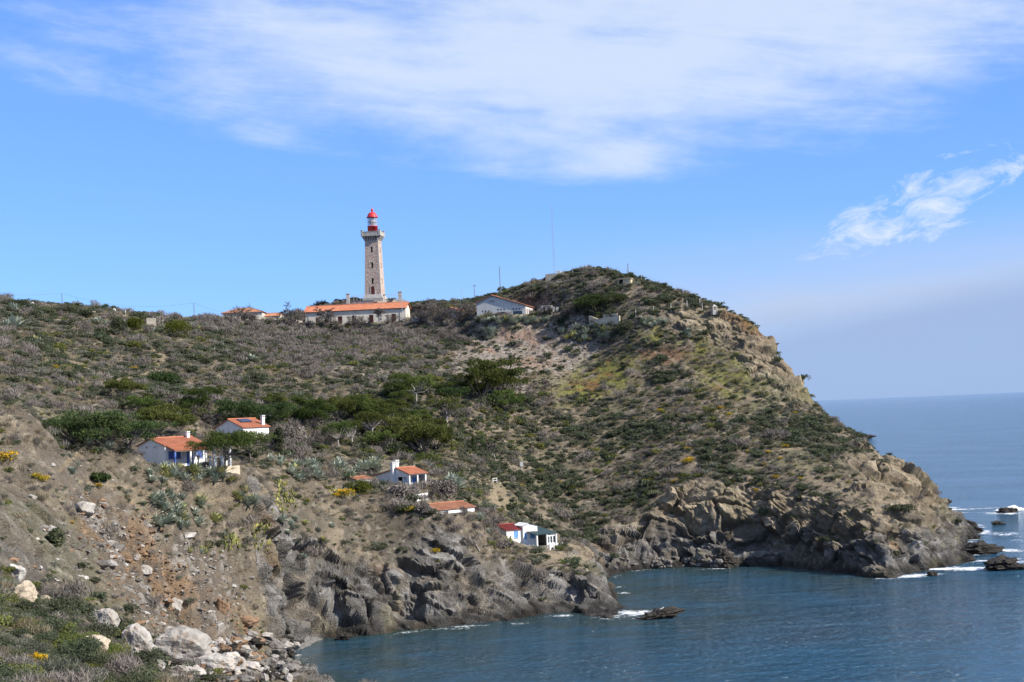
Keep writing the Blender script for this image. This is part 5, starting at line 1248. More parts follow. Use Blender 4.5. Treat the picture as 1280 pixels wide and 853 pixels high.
# --- scatter: choose ground samples by area and density
du = np.gradient(np.stack([NX, NY, NZ], -1), axis=1); dv = np.gradient(np.stack([NX, NY, NZ], -1), axis=0)
area = np.linalg.norm(np.cross(du, dv), axis=-1)
infr = (PX > -300) & (PX < 1340) & (PY > 300) & (PY < 960) & vis & (TD > 2.0) & (TZ > 1.5)
open_ = (1-np.clip(rock*1.1, 0, .93))*(1-.93*pth)*(1-.9*scree)*(1-beach)
ctr = lambda *a, **k_: ell(*a, **k_)
patchn = F(11, 3, 131); patch2 = F(4, 2, 137); patch3 = F(30, 2, 139)
# places kept clear of bushes: houses
clear = np.ones(sh)
for cx, cy, rx, ry in ((215,568,45,18),(290,545,36,16),(500,598,38,14),(560,636,30,8),(660,672,42,14),(450,398,72,9),(640,386,50,9),(310,398,36,7)): clear *= 1-ctr(cx, cy, rx, ry, soft=.15)
clear *= 1-ctr(285,838,120,42,soft=.2)*(TY > 130)
right = sstep(-12, 12, TX-(-8)+(TY-330)*.1)*(TY > 262)
hump = (TY < 92).astype(float)
bank = sstep(130, 150, TY)*(1-sstep(240, 262, TY+TX*.05))
brushz = np.maximum.reduce([ctr(430,425,130,22,soft=.3), ctr(380,440,70,30,20,soft=.4)*.7, ctr(300,405,60,14,soft=.3), ctr(560,415,60,24,soft=.3), ctr(665,388,60,14,soft=.4)*.6, ctr(740,372,45,20,soft=.4)*.4, ctr(370,548,45,18,soft=.4), ctr(640,505,50,20,soft=.4)*.5, ctr(520,625,45,22,soft=.4)*.6, ctr(590,665,40,22,soft=.4)*.8])
gshade = np.maximum.reduce([ctr(560,520,80,55,soft=.5), ctr(620,490,60,40,soft=.5)*.7])
T1 = sstep(.02, .38, patchn*.7+patch2*.75); T2 = sstep(-.10, .35, F(7, 3, 151)*.7+patch2*.6); T3 = sstep(0, .4, F(6, 3, 157))
dens = {
 'dark': (0.10+1.05*right*T1+.60*T1*(1-right)+.25*gshade)*(1-.75*bank),
 'grey': (0.20+.95*right*T2+.62*(1-right)*T2)*(1-.55*bank),
 'olive': (0.04+.16*sstep(.1, .6, -patchn+patch2))*(1-.5*bank)+.25*gshade,
 'brown': .06+.40*brushz+.12*T3*(1-right)+.10*bank*T3,
 'dry': .50+.40*sstep(-.2, .4, -patchn)}
tot = 0; scat = {}
for key, d in dens.items():
    d = np.clip(d, 0, 2)*open_*clear*(1-.88*talus)*(1-.88*ice*(key != 'dry'))*(1-.5*crag)*(1-hump)*infr*area
    if key not in ('brown', 'olive'): d = d*(1-.25*brushz)
    d = d*(1+.25*sstep(330, 400, TY))
    n = int(rng.poisson(d.sum())); n = min(n, 22000); idx = rng.choice(d.size, n, p=(d/d.sum()).ravel())
    scat[key] = idx; tot += n; print(key, n)
hd = hump*infr*area*(1-ctr(25,745,30,25)*(TY > 70)); idx_h = rng.choice(hd.size, 2700, p=(hd/hd.sum()).ravel())
VX, VY, VZ = NX.ravel(), NY.ravel(), NZ.ravel()
cand = []                       # (apparent size, key, idx, scale)
for key, idx in scat.items():
    s0 = {'dark': .62, 'grey': .52, 'olive': .55, 'brown': .75, 'dry': .48}[key]
    sc_ = s0*np.exp(np.clip(rng.normal(-.05, .5, len(idx)), -1.2, 1.05))*np.where(VY[idx] > 240, 1.08, .85)
    for i, s_ in zip(idx, sc_): cand.append((s_/VY[i], key, i, float(s_)))
zone = lambda i: ('on the headland face across the cove' if VX[i] > 18 and VY[i] > 280 else 'on the high slope below the lighthouse' if VY[i] > 345 else 'on the left hillside' if VX[i] < -62 and VY[i] > 225 else 'in the valley among the houses' if VY[i] > 238 else 'on the near bank above the cove')
hump_keys = rng.choice(['grey_f', 'dark_f', 'brown_f', 'olive_f', 'dry_f'], len(idx_h), p=[.26, .32, .20, .16, .06])
hump_c = []
for k_, i in zip(hump_keys, idx_h):
    s_ = .60*math.exp(random.gauss(0, .32)); hump_c.append((s_/VY[i], k_, i, s_))
# the 300 of each kind that show largest stand as bushes of their own (nearest first), all the rest as ground cover
stuff = {}
indiv = 0
for key in ('dark', 'grey', 'olive', 'brown', 'dry'):
    pool = sorted([c for c in cand+hump_c if c[1].split('_')[0] == key], key=lambda c: -c[0]*(-20 < PX.flat[c[2]] < 1290 and PY.flat[c[2]] < 880))
    lim = {'dark': 170, 'grey': 170, 'olive': 110, 'brown': 130, 'dry': 60}[key]
    for q, (ap, kk, i, s_) in enumerate(pool):
        if q < lim:
            me2 = random.choice(shrub_me[kk]); nm, lb = NAMES[key]
            zn = 'on the near hump at bottom left' if kk.endswith('_f') else zone(i)
            put(me2, ('foliage', 'stem'), nm, lb+' '+zn, 'grass' if key == 'dry' else 'bush', (VX[i], VY[i], VZ[i]-.05), s_, group=lb+' '+zn, sz=random.uniform(.75, 1.1)); indiv += 1
        else: stuff.setdefault(kk, []).append((i, s_))
print('individual bushes', indiv, 'rest', sum(len(v) for v in stuff.values()))
def instance_field(name, label, meshes, pts, scl, seed=0):
    """ground cover: one object whose points carry copies of a few small plants"""
    col_ = bpy.data.collections.new(name+'_kinds')
    for k_, me in enumerate(meshes):
        o = bpy.data.objects.new(name+'_kind', me); col_.objects.link(o)
    me = bpy.data.meshes.new(name); me.from_pydata([tuple(p) for p in pts], [], [])
    a = me.attributes.new('scl', 'FLOAT', 'POINT'); a.data.foreach_set('value', np.array(scl, np.float32))
    ob = bpy.data.objects.new(name, me); C.objects.link(ob); ob['kind'] = 'stuff'; ob['label'] = label
    ng = bpy.data.node_groups.new(name, 'GeometryNodeTree')
    ng.interface.new_socket('Geometry', in_out='INPUT', socket_type='NodeSocketGeometry'); ng.interface.new_socket('Geometry', in_out='OUTPUT', socket_type='NodeSocketGeometry')
    gi = ng.nodes.new('NodeGroupInput'); go = ng.nodes.new('NodeGroupOutput')
    ci = ng.nodes.new('GeometryNodeCollectionInfo'); ci.inputs['Collection'].default_value = col_; ci.inputs['Separate Children'].default_value = True; ci.inputs['Reset Children'].default_value = True
    ip = ng.nodes.new('GeometryNodeInstanceOnPoints'); ip.inputs['Pick Instance'].default_value = True
    ri = ng.nodes.new('FunctionNodeRandomValue'); ri.data_type = 'INT'; ri.inputs[4].default_value = 0; ri.inputs[5].default_value = len(meshes)-1; ri.inputs['Seed'].default_value = seed
    rr_ = ng.nodes.new('FunctionNodeRandomValue'); rr_.data_type = 'FLOAT_VECTOR'; rr_.inputs[0].default_value = (-.15, -.15, 0); rr_.inputs[1].default_value = (.15, .15, 6.28); rr_.inputs['Seed'].default_value = seed+1
    na = ng.nodes.new('GeometryNodeInputNamedAttribute'); na.data_type = 'FLOAT'; na.inputs['Name'].default_value = 'scl'
    ng.links.new(gi.outputs[0], ip.inputs['Points']); ng.links.new(ci.outputs[0], ip.inputs['Instance']); ng.links.new(ri.outputs[2], ip.inputs['Instance Index'])
    ng.links.new(rr_.outputs[0], ip.inputs['Rotation']); ng.links.new(na.outputs['Attribute'], ip.inputs['Scale']); ng.links.new(ip.outputs[0], go.inputs[0])
    md = ob.modifiers.new('plants', 'NODES'); md.node_group = ng
    return ob
FULL = {'dark': 'dark green scrub', 'grey': 'grey-green scrub', 'olive': 'olive scrub', 'brown': 'bare brown brush', 'dry': 'dry grass'}
for q, (key, lst) in enumerate(stuff.items()):
    base = key.split('_')[0]; fine = key.endswith('_f')
    ob = instance_field(FULL[base].replace(' ', '_').replace('-', '_')+'_cover', FULL[base]+(' carpeting the near hump' if fine else ' carpeting the hillsides'), [m_[0] for m_ in shrub_me[key]], [(VX[i], VY[i], VZ[i]-.05) for i, _ in lst], [s_ for _, s_ in lst], q*3)

hdn = open_*clear*(1-.7*talus)*(1-.6*ice)*(1-hump)*(1-.6*crag)*infr*area*(.35+.65*sstep(-.4, .4, F(3, 3, 171)))*(1-.35*bank)
idx = rng.choice(hdn.size, 26000, p=(hdn/hdn.sum()).ravel())
instance_field('low_heath_cover', 'low dry heath and tussocks between the bushes', [m_[0] for m_ in shrub_me['heath']]+[m_[0] for m_ in shrub_me['grey'][:1]]+[m_[0] for m_ in shrub_me['dry'][:2]], [(VX[i], VY[i], VZ[i]-.03) for i in idx], .30*np.exp(rng.normal(0, .35, len(idx))), 91)
# --- yellow broom
brooms = [(430,623,26),(55,603,18),(45,600,18),(8,578,30),(122,610,12),(40,835,40),(68,842,24),(70,462,12),(58,470,12),(20,466,10),(167,463,10),(860,580,17),(810,604,13),(845,604,10),(825,515,9),(900,512,10),(912,520,9),(952,570,10),(960,567,9),(982,560,9),(955,582,8),(995,518,8),(858,563,10),(650,610,10),(712,612,12),(420,622,12),(512,640,14),(545,692,14),(90,655,8),(372,505,12),(355,503,10),(915,604,9),(970,598,9),(1000,600,8),(385,628,9),(700,605,8),(945,615,10),(935,566,8),(975,575,8)]
for px_, py_, w_ in brooms:
    p = hit(px_, py_, 30)
    if p is None: continue
    s_ = w_*p.y/FPX*.58
    put(random.choice(broom_me), ('foliage', 'flowers', 'stem'), 'yellow_broom', ('small yellow-flowered broom bush across the cove on the headland' if p.x > 15 else 'yellow-flowered broom bush on the near hump at bottom left' if p.y < 92 else 'yellow-flowered broom bush on the left and middle slopes'), 'bush', p, s_, group='broom on the headland' if p.x > 15 else 'broom on the near hump' if p.y < 92 else 'broom on the left slopes', sz=.85)
# --- large single bushes
def big_bush(px_, py_, w_, h_, mat_, label, name='round_bush', leaf=.22, n=1500, ymin=30):
    p = hit(px_, py_, ymin)
    if p is None: return
    k_ = p.y/FPX; R, hh_ = w_*k_/2, h_*k_*1.05
    lb = [(random.gauss(0, .42)*R, random.gauss(0, .35)*R, hh_*random.uniform(.3, .6), R*.5, R*.5, hh_*.42) for _ in range(11)]
    lb = [(max(-R*.6, min(R*.6, a)), max(-R*.6, min(R*.6, b)), c, d, e, f) for a, b, c, d, e, f in lb]
    put((leaf_cloud('foliage', lb, n, leaf, mat_, .3, .5, .3, .0), stems_mesh('stem', 6, hh_*.7, R*.5, .06, 'bark')), ('foliage', 'stem'), name, label, 'bush', p+Vector((0, R*.3, -.1)), 1.0)
big_bush(218, 422, 46, 22, 'f_hummock', 'big smooth yellow-green bush under the left skyline', leaf=.2, n=2600)
big_bush(166, 413, 24, 16, 'f_hummock', 'yellow-green bush left of the big one under the skyline'); big_bush(146, 418, 26, 22, 'f_dark', 'dark upright bush beside the grey wall stub')
big_bush(205, 484, 46, 20, 'f_deep', 'smooth dark green mound of shrub beside the footpath', n=2600); big_bush(218, 462, 22, 8, 'f_dark', 'flat dark green bush above the footpath mound')
big_bush(783, 417, 30, 17, 'f_dark', 'dark round bush below the concrete wall'); big_bush(448, 617, 32, 16, 'f_hummock', 'rounded olive bush in front of the villa shed', leaf=.17, n=2000)
big_bush(84, 392, 26, 10, 'f_dark', 'dark round bush left of the skyline wall'); big_bush(105, 397, 20, 10, 'f_dark', 'dark round bush under the skyline wall'); big_bush(55, 393, 22, 9, 'f_dark', 'dark round bush near the left skyline edge')
big_bush(20, 385, 40, 12, 'f_dark', 'dark thicket on the far left skyline'); big_bush(168, 438, 22, 12, 'f_olive', 'bright olive bush on the left hillside'); big_bush(74, 440, 16, 12, 'f_olive', 'small olive bush on the left hillside')
big_bush(120, 602, 34, 11, 'f_deep', 'green bush beside the near path'); big_bush(68, 683, 20, 22, 'f_dark', 'dark bush growing in the pale outcrop'); big_bush(470, 548, 34, 24, 'f_brown', 'brown evergreen thicket behind the villa')
big_bush(348, 567, 16, 34, 'f_dark', 'narrow dark conifer bush right of the white house'); big_bush(493, 570, 28, 18, 'f_dark', 'dark bush behind the villa chimneys'); big_bush(620, 512, 60, 20, 'f_dark', 'dark thicket under the valley pines'); big_bush(560, 496, 50, 14, 'f_deep', 'dark green thicket left of the valley pines')
big_bush(530, 640, 18, 12, 'f_brown', 'bare reddish bush at the lower hut'); big_bush(505, 624, 40, 22, 'f_brown', 'bare grey bush in front of the villa door'); big_bush(556, 622, 30, 22, 'f_brown', 'bare grey bush right of the villa parapet'); big_bush(360, 556, 44, 26, 'f_brown', 'bare brown thicket right of the white house', n=2200)
big_bush(630, 688, 26, 12, 'f_brown', 'reddish dry bush in front of the red roofed hut'); big_bush(1130, 640, 40, 10, 'f_dark', 'low dark scrub on the headland tip')
for px_, py_, h_, lb in ((592, 566, 20, 'left of two small dark cypresses on the slope'), (604, 566, 20, 'right of two small dark cypresses on the slope')):
    p = hit(px_, py_, 100); k_ = p.y/FPX; hh_ = h_*k_; lbs = [(random.uniform(-.15, .15), random.uniform(-.15, .15), hh_*z, .75*(1-z*.8)+.1, .75*(1-z*.8)+.1, .6) for z in np.linspace(.12, .95, 8)]
    put((leaf_cloud('needles', lbs, 700, .18, 'f_cypress', 1.0, .4, .4, 0), stems_mesh('trunk', 1, hh_*.6, .05, .12, 'bark')), ('needles', 'trunk'), 'small_cypress', lb, 'tree', p, 1.0)

# --- trees
def branchy(m, p, d, L, r, depth, spread, tips, droop=0.0):
    segs = [p]; q = Vector(p); dd = Vector(d)
    for i in range(3):
        dd = (dd+Vector((random.gauss(0, .16), random.gauss(0, .16), random.gauss(0, .10)-droop))).normalized(); q = q+dd*L/3; segs.append(q.copy())
    m.tube(segs, [r, r*.85, r*.7, r*.55], 5 if depth > 1 else 3, False)
    tips.append(q.copy())
    if depth <= 0: return
    for i in range(random.choice((2, 3, 3))):
        a = Vector((random.gauss(0, 1), random.gauss(0, 1), random.gauss(0.25, .6))).normalized()
        branchy(m, segs[random.choice((2, 3))], (dd*(1-spread)+a*spread).normalized(), L*random.uniform(.6, .82), r*.6, depth-1, spread, tips, droop)
def pine(hgt_, wid, flat, mat_='f_pine', n=2600, leaf=.26, bark='bark', lean=0.15, trunk_frac=.45):
    m = MB(); ln = Vector((random.uniform(-lean, lean), random.uniform(-lean, lean), 1)).normalized(); tips = []
    t = hgt_*trunk_frac; base = [Vector((0, 0, -.5)), ln*t*.5+Vector((random.uniform(-.15, .15), 0, 0)), ln*t]
    m.tube(base, [hgt_*.035, hgt_*.03, hgt_*.024], 7, False)
    lobes = []
    nb = 12
    for i in range(nb):
        a = 6.283*i/nb+random.uniform(-.3, .3); rr_ = wid/2*math.sqrt(random.uniform(.12, 1)); z = t+(hgt_-t)*(random.uniform(.2, .9)*(1-flat*.35*(rr_/(wid/2))**2))
        e = Vector((ln.x*z+rr_*math.cos(a), ln.y*z+rr_*math.sin(a), z)); s_ = ln*t*random.uniform(.75, 1.0)
        mid = s_.lerp(e, .5)+Vector((0, 0, -.1*hgt_*random.random()))
        m.tube([s_, mid, e], [hgt_*.016, hgt_*.011, hgt_*.005], 4, False)
        for k_ in range(3):
            o = Vector((random.gauss(0, .12*wid), random.gauss(0, .12*wid), random.uniform(-.02, .09)*hgt_)); lr_ = wid*random.uniform(.12, .19); lobes.append((*(e+o), lr_, lr_, lr_*random.uniform(.55, .85)))
    tm_ = bpy.data.meshes.new('trunk'); tm_.from_pydata(m.v, [], m.f); tm_.materials.append(M[bark])
    return leaf_cloud('needles', lobes, n, leaf, mat_, .5, .38, .55), tm_
def bare_tree(hgt_, spread=.6, bark='pale_bark', depth=4, multi=1):
    m = MB(); m2 = MB(); tips = []
    for k_ in range(multi):
        a = random.uniform(0, 6.28); d = Vector((.35*math.cos(a)*(multi > 1), .35*math.sin(a)*(multi > 1), 1)); branchy(m, Vector((0, 0, -.3)), d, hgt_*.36, hgt_*.030, depth, spread, tips)
    n = 1500; tp = np.array([tuple(random.choice(tips)) for _ in range(n)]); d = rdir(n); d[:, 2] = np.abs(d[:, 2])*.8; c = tp+d*hgt_*.05*rng.random((n, 1))
    b = np.cross(d, rdir(n)); b /= np.linalg.norm(b, axis=1, keepdims=True)
    tw = quads_mesh('twigs', c, d*hgt_*.06, b*hgt_*.006, rng.random(n), 'f_twig')
    me = bpy.data.meshes.new('trunk'); me.from_pydata(m.v, [], m.f); me.materials.append(M[bark]); return tw, me
V_umb = [pine(6, 7.0, .9, n=5000, leaf=.2, trunk_frac=.45) for _ in range(3)]
V_pine = [pine(6, 6.4, .5, n=6000, leaf=.2, trunk_frac=.15) for _ in range(4)]
V_cyp = [pine(6, 9.0, .6, 'f_cypress', 7000, .22, trunk_frac=.10) for _ in range(3)]
V_thin = [pine(6, 6.0, .8, n=1800, leaf=.2, bark='pale_bark', trunk_frac=.45) for _ in range(3)]
V_bare = [bare_tree(6) for _ in range(4)]; V_barem = [bare_tree(6, .7, 'bark', 4, 3) for _ in range(4)]
trees = [  # base pixel, height px, kind, label
 (92,556,46,V_cyp,'broad dark cypress at the left end of the grove'),(128,560,54,V_cyp,'largest broad cypress left of the blue-shuttered cottage'),(160,560,46,V_cyp,'broad cypress just behind the blue-shuttered cottage'),(196,549,46,V_pine,'green pine above the cottage roof'),(224,546,36,V_pine,'green pine between the cottage and the white house'),
 (154,503,32,V_pine,'rounded pine standing alone above the cypress grove'),(178,520,28,V_pine,'small pine above the cypress grove'),(243,522,30,V_pine,'small pine left of the solar-roofed house'),
 (281,594,47,V_umb,'umbrella pine in front of the white house'),(314,580,38,V_umb,'umbrella pine at the corner of the white house'),(247,586,30,V_thin,'thin feathery young pine in front of the cottage porch'),
 (312,540,46,V_cyp,'broad dark cypress behind the solar-roofed house'),(338,536,38,V_cyp,'dark cypress right of the white house chimney'),(390,540,34,V_pine,'leftmost pine of the valley grove'),(398,532,32,V_pine,'pine second from left in the valley grove'),(420,532,36,V_pine,'pine with bright crown in the valley grove'),(445,530,34,V_pine,'pine in the upper middle of the valley grove'),
 (424,562,34,V_thin,'thin grey pine at the lower left of the valley grove'),(442,560,32,V_thin,'thin grey pine right of another in the valley grove'),(466,550,32,V_thin,'thin pine in the middle of the valley grove'),(472,530,30,V_pine,'pine at the upper right of the valley grove'),(494,545,34,V_thin,'sparse pine above the villa chimneys'),
 (512,562,42,V_pine,'tall green pine behind the villa'),(530,572,46,V_pine,'tallest green pine right of the villa'),(545,566,36,V_pine,'green pine at the right edge of the valley grove'),(538,592,28,V_thin,'small brownish pine beside the villa porch'),
 (500,504,34,V_pine,'dark pine alone on the upper valley slope left'),(520,506,40,V_thin,'tall thin pine on the upper valley slope'),(602,505,44,V_pine,'left pine of the group under the talus'),(622,500,48,V_pine,'tallest pine of the group under the talus'),(640,504,34,V_thin,'right pine of the group under the talus'),(632,518,30,V_pine,'lowest pine of the group under the talus'),
 (558,532,32,V_thin,'pale umbrella pine skeleton in the valley'),(746,392,32,V_cyp,'dark tree on the terrace under the hilltop'),(735,391,20,V_cyp,'smaller dark tree left of the terrace tree')]
for px_, py_, h_, V_, lb in trees:
    p = hit(px_, py_, 100)
    if p is None: continue
    s_ = h_*p.y/FPX/6.0*1.05
    put(random.choice(V_), ('needles', 'trunk'), 'cypress_tree' if V_ is V_cyp else 'pine_tree', lb, 'tree', p, s_, sz=random.uniform(.95, 1.1)*(.8 if V_ is V_cyp else 1))
random.seed(77)
for k_ in range(15):
    a_ = random.uniform(0, 6.28); q_ = math.sqrt(random.random()); p = hit(455+95*q_*math.cos(a_), 538+30*q_*math.sin(a_)+.12*95*q_*math.cos(a_), 100)
    if p is None: continue
    V_ = random.choice((V_pine, V_pine, V_thin)); s_ = random.uniform(22, 34)*p.y/FPX/6.0
    put(random.choice(V_), ('needles', 'trunk'), 'pine_tree', 'small pine crowded among the larger pines of the valley grove' if V_ is V_pine else 'sparse grey pine crowded among the larger pines of the valley grove', 'tree', p, s_, group='small pines of the valley grove' if V_ is V_pine else 'sparse pines of the valley grove', sz=random.uniform(.85, 1.1))
for k_, (cx, cy, rx, ry) in enumerate(((240,505,60,22), (350,520,40,16), (600,505,55,18))):
    for j_ in range((5, 5, 2)[k_]):
        p = hit(cx+random.uniform(-rx, rx), cy+random.uniform(-ry, ry), 100)
        if p is None: continue
        put(random.choice(V_pine), ('needles', 'trunk'), 'pine_tree', ['low shrubby pine on the slope above the cottages', 'low shrubby pine between the white house and the grove', 'low shrubby pine under the talus'][k_], 'tree', p, random.uniform(14, 24)*p.y/FPX/6, group=['shrubby pines above the cottages', 'shrubby pines by the white house', 'shrubby pines under the talus'][k_])
bares = [(300,404,22,V_barem,'bare tree in front of the hipped cottage'),(286,405,16,V_barem,'small bare tree at the left corner of the hipped cottage'),(318,405,15,V_barem,'small bare tree at the right of the hipped cottage'),(356,408,24,V_barem,'bare tree between the outhouse and the long house'),(370,409,20,V_barem,'bare tree at the left end of the long house'),
 (405,411,24,V_bare,'bare tree before the left doors of the long house'),(415,411,18,V_barem,'bare bush before the long house left of its middle'),(442,410,16,V_barem,'bare bush before the middle door of the long house'),(476,409,20,V_bare,'bare tree before the long house right of its middle'),(455,410,15,V_barem,'bare bush between the middle doors of the long house'),(490,408,16,V_barem,'bare bush before the last door of the long house'),
 (522,406,22,V_barem,'bare tree just right of the long house'),(535,405,24,V_barem,'bare tree second right of the long house'),(552,404,22,V_barem,'bare tree before the pale cottage'),(580,402,22,V_barem,'bare tree right of the pale cottage'),(592,400,22,V_barem,'bare tree at the left end of the hall'),(565,406,18,V_barem,'bare bush below the pale cottage'),
 (560,535,32,V_bare,'bare forked tree in the valley centre'),(621,578,30,V_bare,'slim pale dead tree on the open slope'),(232,516,26,V_bare,'bare pale tree above the cottage grove'),(252,520,30,V_barem,'bare grey tree left of the solar-roofed house'),(214,512,22,V_bare,'small bare tree above the green pine'),(606,500,26,V_bare,'dead pale tree in the pine group under the talus'),
 (690,394,14,V_barem,'small bare bush by the gate pillars'),(715,395,18,V_barem,'brown bare bush right of the gate pillars'),(728,396,20,V_barem,'brown bare tree left of the dark terrace tree'),(345,552,20,V_barem,'bare brown tree right of the white house'),(372,548,22,V_barem,'bare tree at the left of the valley grove'),(395,560,22,V_barem,'dead grey tree low in the valley grove'),(492,565,22,V_bare,'white dead tree behind the villa'),(540,622,18,V_barem,'bare bush right of the villa columns')]
for px_, py_, h_, V_, lb in bares:
    p = hit(px_, py_, 100)
    if p is None: continue
    put(random.choice(V_), ('twigs', 'trunk'), 'bare_tree', lb, 'tree', p, h_*p.y/FPX/6.0*(1.5 if p.y > 400 else 1.2))

# --- agaves: rosettes of long channelled leaves
def agave_mesh(mat_, nl=30, seed=0):
    v = []; f = []; tint = []
    for i in range(nl):
        a = i*2.4+random.uniform(-.15, .15); el_ = math.radians(18+62*(i/nl)**.8+random.uniform(-6, 6)); L = random.uniform(.85, 1.15)*(1-.2*(i/nl)); w_ = .135
        d = Vector((math.cos(a), math.sin(a), 0)); s_ = Vector((-math.sin(a), math.cos(a), 0)); tn = random.random(); p = Vector((0, 0, .05)); ang = el_; n0 = len(v)
        for k_, (t_, ww) in enumerate(((0, .6), (.3, 1.0), (.62, .75), (1.0, .06))):
            if k_: p = p+(d*math.cos(ang)+ZA*math.sin(ang))*(L*(t_-(0, .3, .62)[k_-1])); ang -= .16
            for q in (-1, 0, 1): v.append(tuple(p+s_*(q*w_*ww)+ZA*(-.04*(q == 0)*ww))); tint.append(tn*.7+.3*(k_/3))
        for k_ in range(3):
            for q in (0, 1): b = n0+k_*3+q; f.append((b, b+1, b+4, b+3))
    me = bpy.data.meshes.new('agave'); me.from_pydata(v, [], f); attr(me, 'tint', np.array(tint)); me.materials.append(M[mat_]); return me
AG = [agave_mesh('agave') for _ in range(4)]; AGY = [agave_mesh('agave_y', 26) for _ in range(2)]
clusters = [ # cx, cy, rx, ry, n, width px, place
 (232,597,52,10,30,21,'in the hedge below the blue-shuttered cottage'),(215,632,38,10,12,22,'in the patch below the cottage path'),(235,652,45,11,18,20,'in the patch below the cottage path'),(318,632,14,6,5,22,'in the small clump right of the near path'),(355,655,16,14,5,15,'among the prickly pears on the bank'),(243,690,22,8,5,13,'low on the bank above the scree'),
 (385,592,26,11,14,20,'in the agave field left of the villa'),(430,590,20,8,10,20,'in the agave field left of the villa'),(462,588,14,8,6,24,'in the agave field left of the villa'),(568,610,4,3,2,30,'right of the villa on the slope'),(515,592,4,2,1,24,'beside the villa porch'),(360,580,22,8,9,18,'below the brown thicket'),
 (640,402,48,4,34,11,'in the hedge below the gabled hall'),(605,420,14,8,10,13,'in the clump below the hall hedge'),(735,420,34,9,24,13,'in the slope below the concrete wall'),(818,404,18,8,10,12,'under the pale fence posts'),(860,420,10,5,4,10,'above the tan crag'),
 (22,412,3,2,1,30,'near the left edge under the skyline'),(6,410,3,2,1,20,'near the left edge under the skyline'),(25,389,14,3,4,18,'near the left edge under the skyline'),(45,432,10,4,4,16,'alone on the left hillside'),(125,406,18,3,6,13,'under the skyline wall'),(200,415,16,4,7,12,'at the foot of the big yellow-green bush'),(250,410,18,4,8,11,'below the skyline piers'),(315,452,5,5,3,12,'in the pale clump on the upper slope'),(272,440,8,4,3,10,'on the upper slope'),
 (108,556,3,2,1,18,'on the bank in front of the cypresses'),(135,562,7,3,3,17,'on the bank in front of the cypresses'),(92,590,4,3,2,17,'beside the near path'),(228,516,8,4,4,14,'above the green pines'),(300,620,10,8,4,16,'on the bank below the white house'),(378,700,3,3,1,14,'low on the bank above the sea cliff'),(410,665,40,14,4,13,'scattered on the bare bank'),(598,650,4,3,2,14,'beside the lower hut'),(575,610,6,4,3,16,'right of the villa on the slope'),(612,665,4,4,2,14,'left of the red roofed hut')]
na_ = 0
for cx, cy, rx, ry, n, w_, pl in clusters:
    for k_ in range(n):
        a = random.uniform(0, 6.283); q = math.sqrt(random.random()); p = hit(cx+rx*q*math.cos(a), cy+ry*q*math.sin(a), 60)
        if p is None or (pl.find('hall') < 0 and p.y < 60): continue
        yl = random.random() < (.35 if 195 < p.y < 240 else .08)
        o = bpy.data.objects.new('agave', random.choice(AGY if yl else AG)); C.objects.link(o); o.location = p+Vector((0, 0, -.05)); s_ = w_*p.y/FPX*.70*random.uniform(.75, 1.2)
        o.scale = (s_, s_, s_*random.uniform(.9, 1.25)); o.rotation_euler = (random.uniform(-.15, .15), random.uniform(-.15, .15), random.uniform(0, 6.28)); na_ += 1
        lb = ('yellowed agave rosette ' if yl else 'grey-green agave rosette ')+pl
        tag(o, lb, 'agave', ('yellowed ' if yl else 'grey-green ')+'agaves '+pl)
print('agaves', na_)
# --- prickly pears
def pear(px_, py_, w_, h_, label, n):
    p0 = hit(px_, py_, 60)
    if p0 is None: return
    k_ = p0.y/FPX; t = thing('prickly_pear', label, 'cactus', p0)
    for i in range(n):
        x = random.uniform(-w_/2, w_/2); y = random.uniform(-h_, 0); q = hit(px_+x, py_+y, 60)
        if q is None: continue
        m = MB(); s_ = random.uniform(.22, .34); K = 9; tl = Vector((random.uniform(-.7, .7), random.uniform(-.5, .5), 1)).normalized(); u = tl.orthogonal().normalized(); u = Matrix.Rotation(random.uniform(0, 6.28), 3, tl)@u; nn = tl.cross(u)*.05; c = q-p0+tl*random.uniform(.15, .75)
        A = [c+u*(s_*.62*math.cos(6.283*j/K))+tl*(s_*math.sin(6.283*j/K)) for j in range(K)]
        m.polyg([a+nn for a in A]); m.polyg([a-nn for a in A][::-1])
        for j in range(K): m.quad(A[j]+nn, A[(j+1) % K]+nn, A[(j+1) % K]-nn, A[j]-nn)
        o = m.build('pad', 'pear', t); attr(o.data, 'tint', np.full(len(m.v), random.random()))
pear(355, 645, 26, 30, 'largest yellowish prickly pear clump on the near bank', 70); pear(327, 692, 20, 38, 'tall yellowish prickly pear clump below the largest one', 60); pear(289, 690, 18, 20, 'small yellow prickly pear clump left of the tall one', 35); pear(640, 680, 10, 10, 'yellow prickly pear beside the red roofed hut', 20); pear(418, 622, 8, 10, 'prickly pear beside the yellow broom near the villa', 12); pear(352, 612, 14, 8, 'yellowish prickly pear on the path edge', 20)
print('plants', round(time.time()-T0, 1))
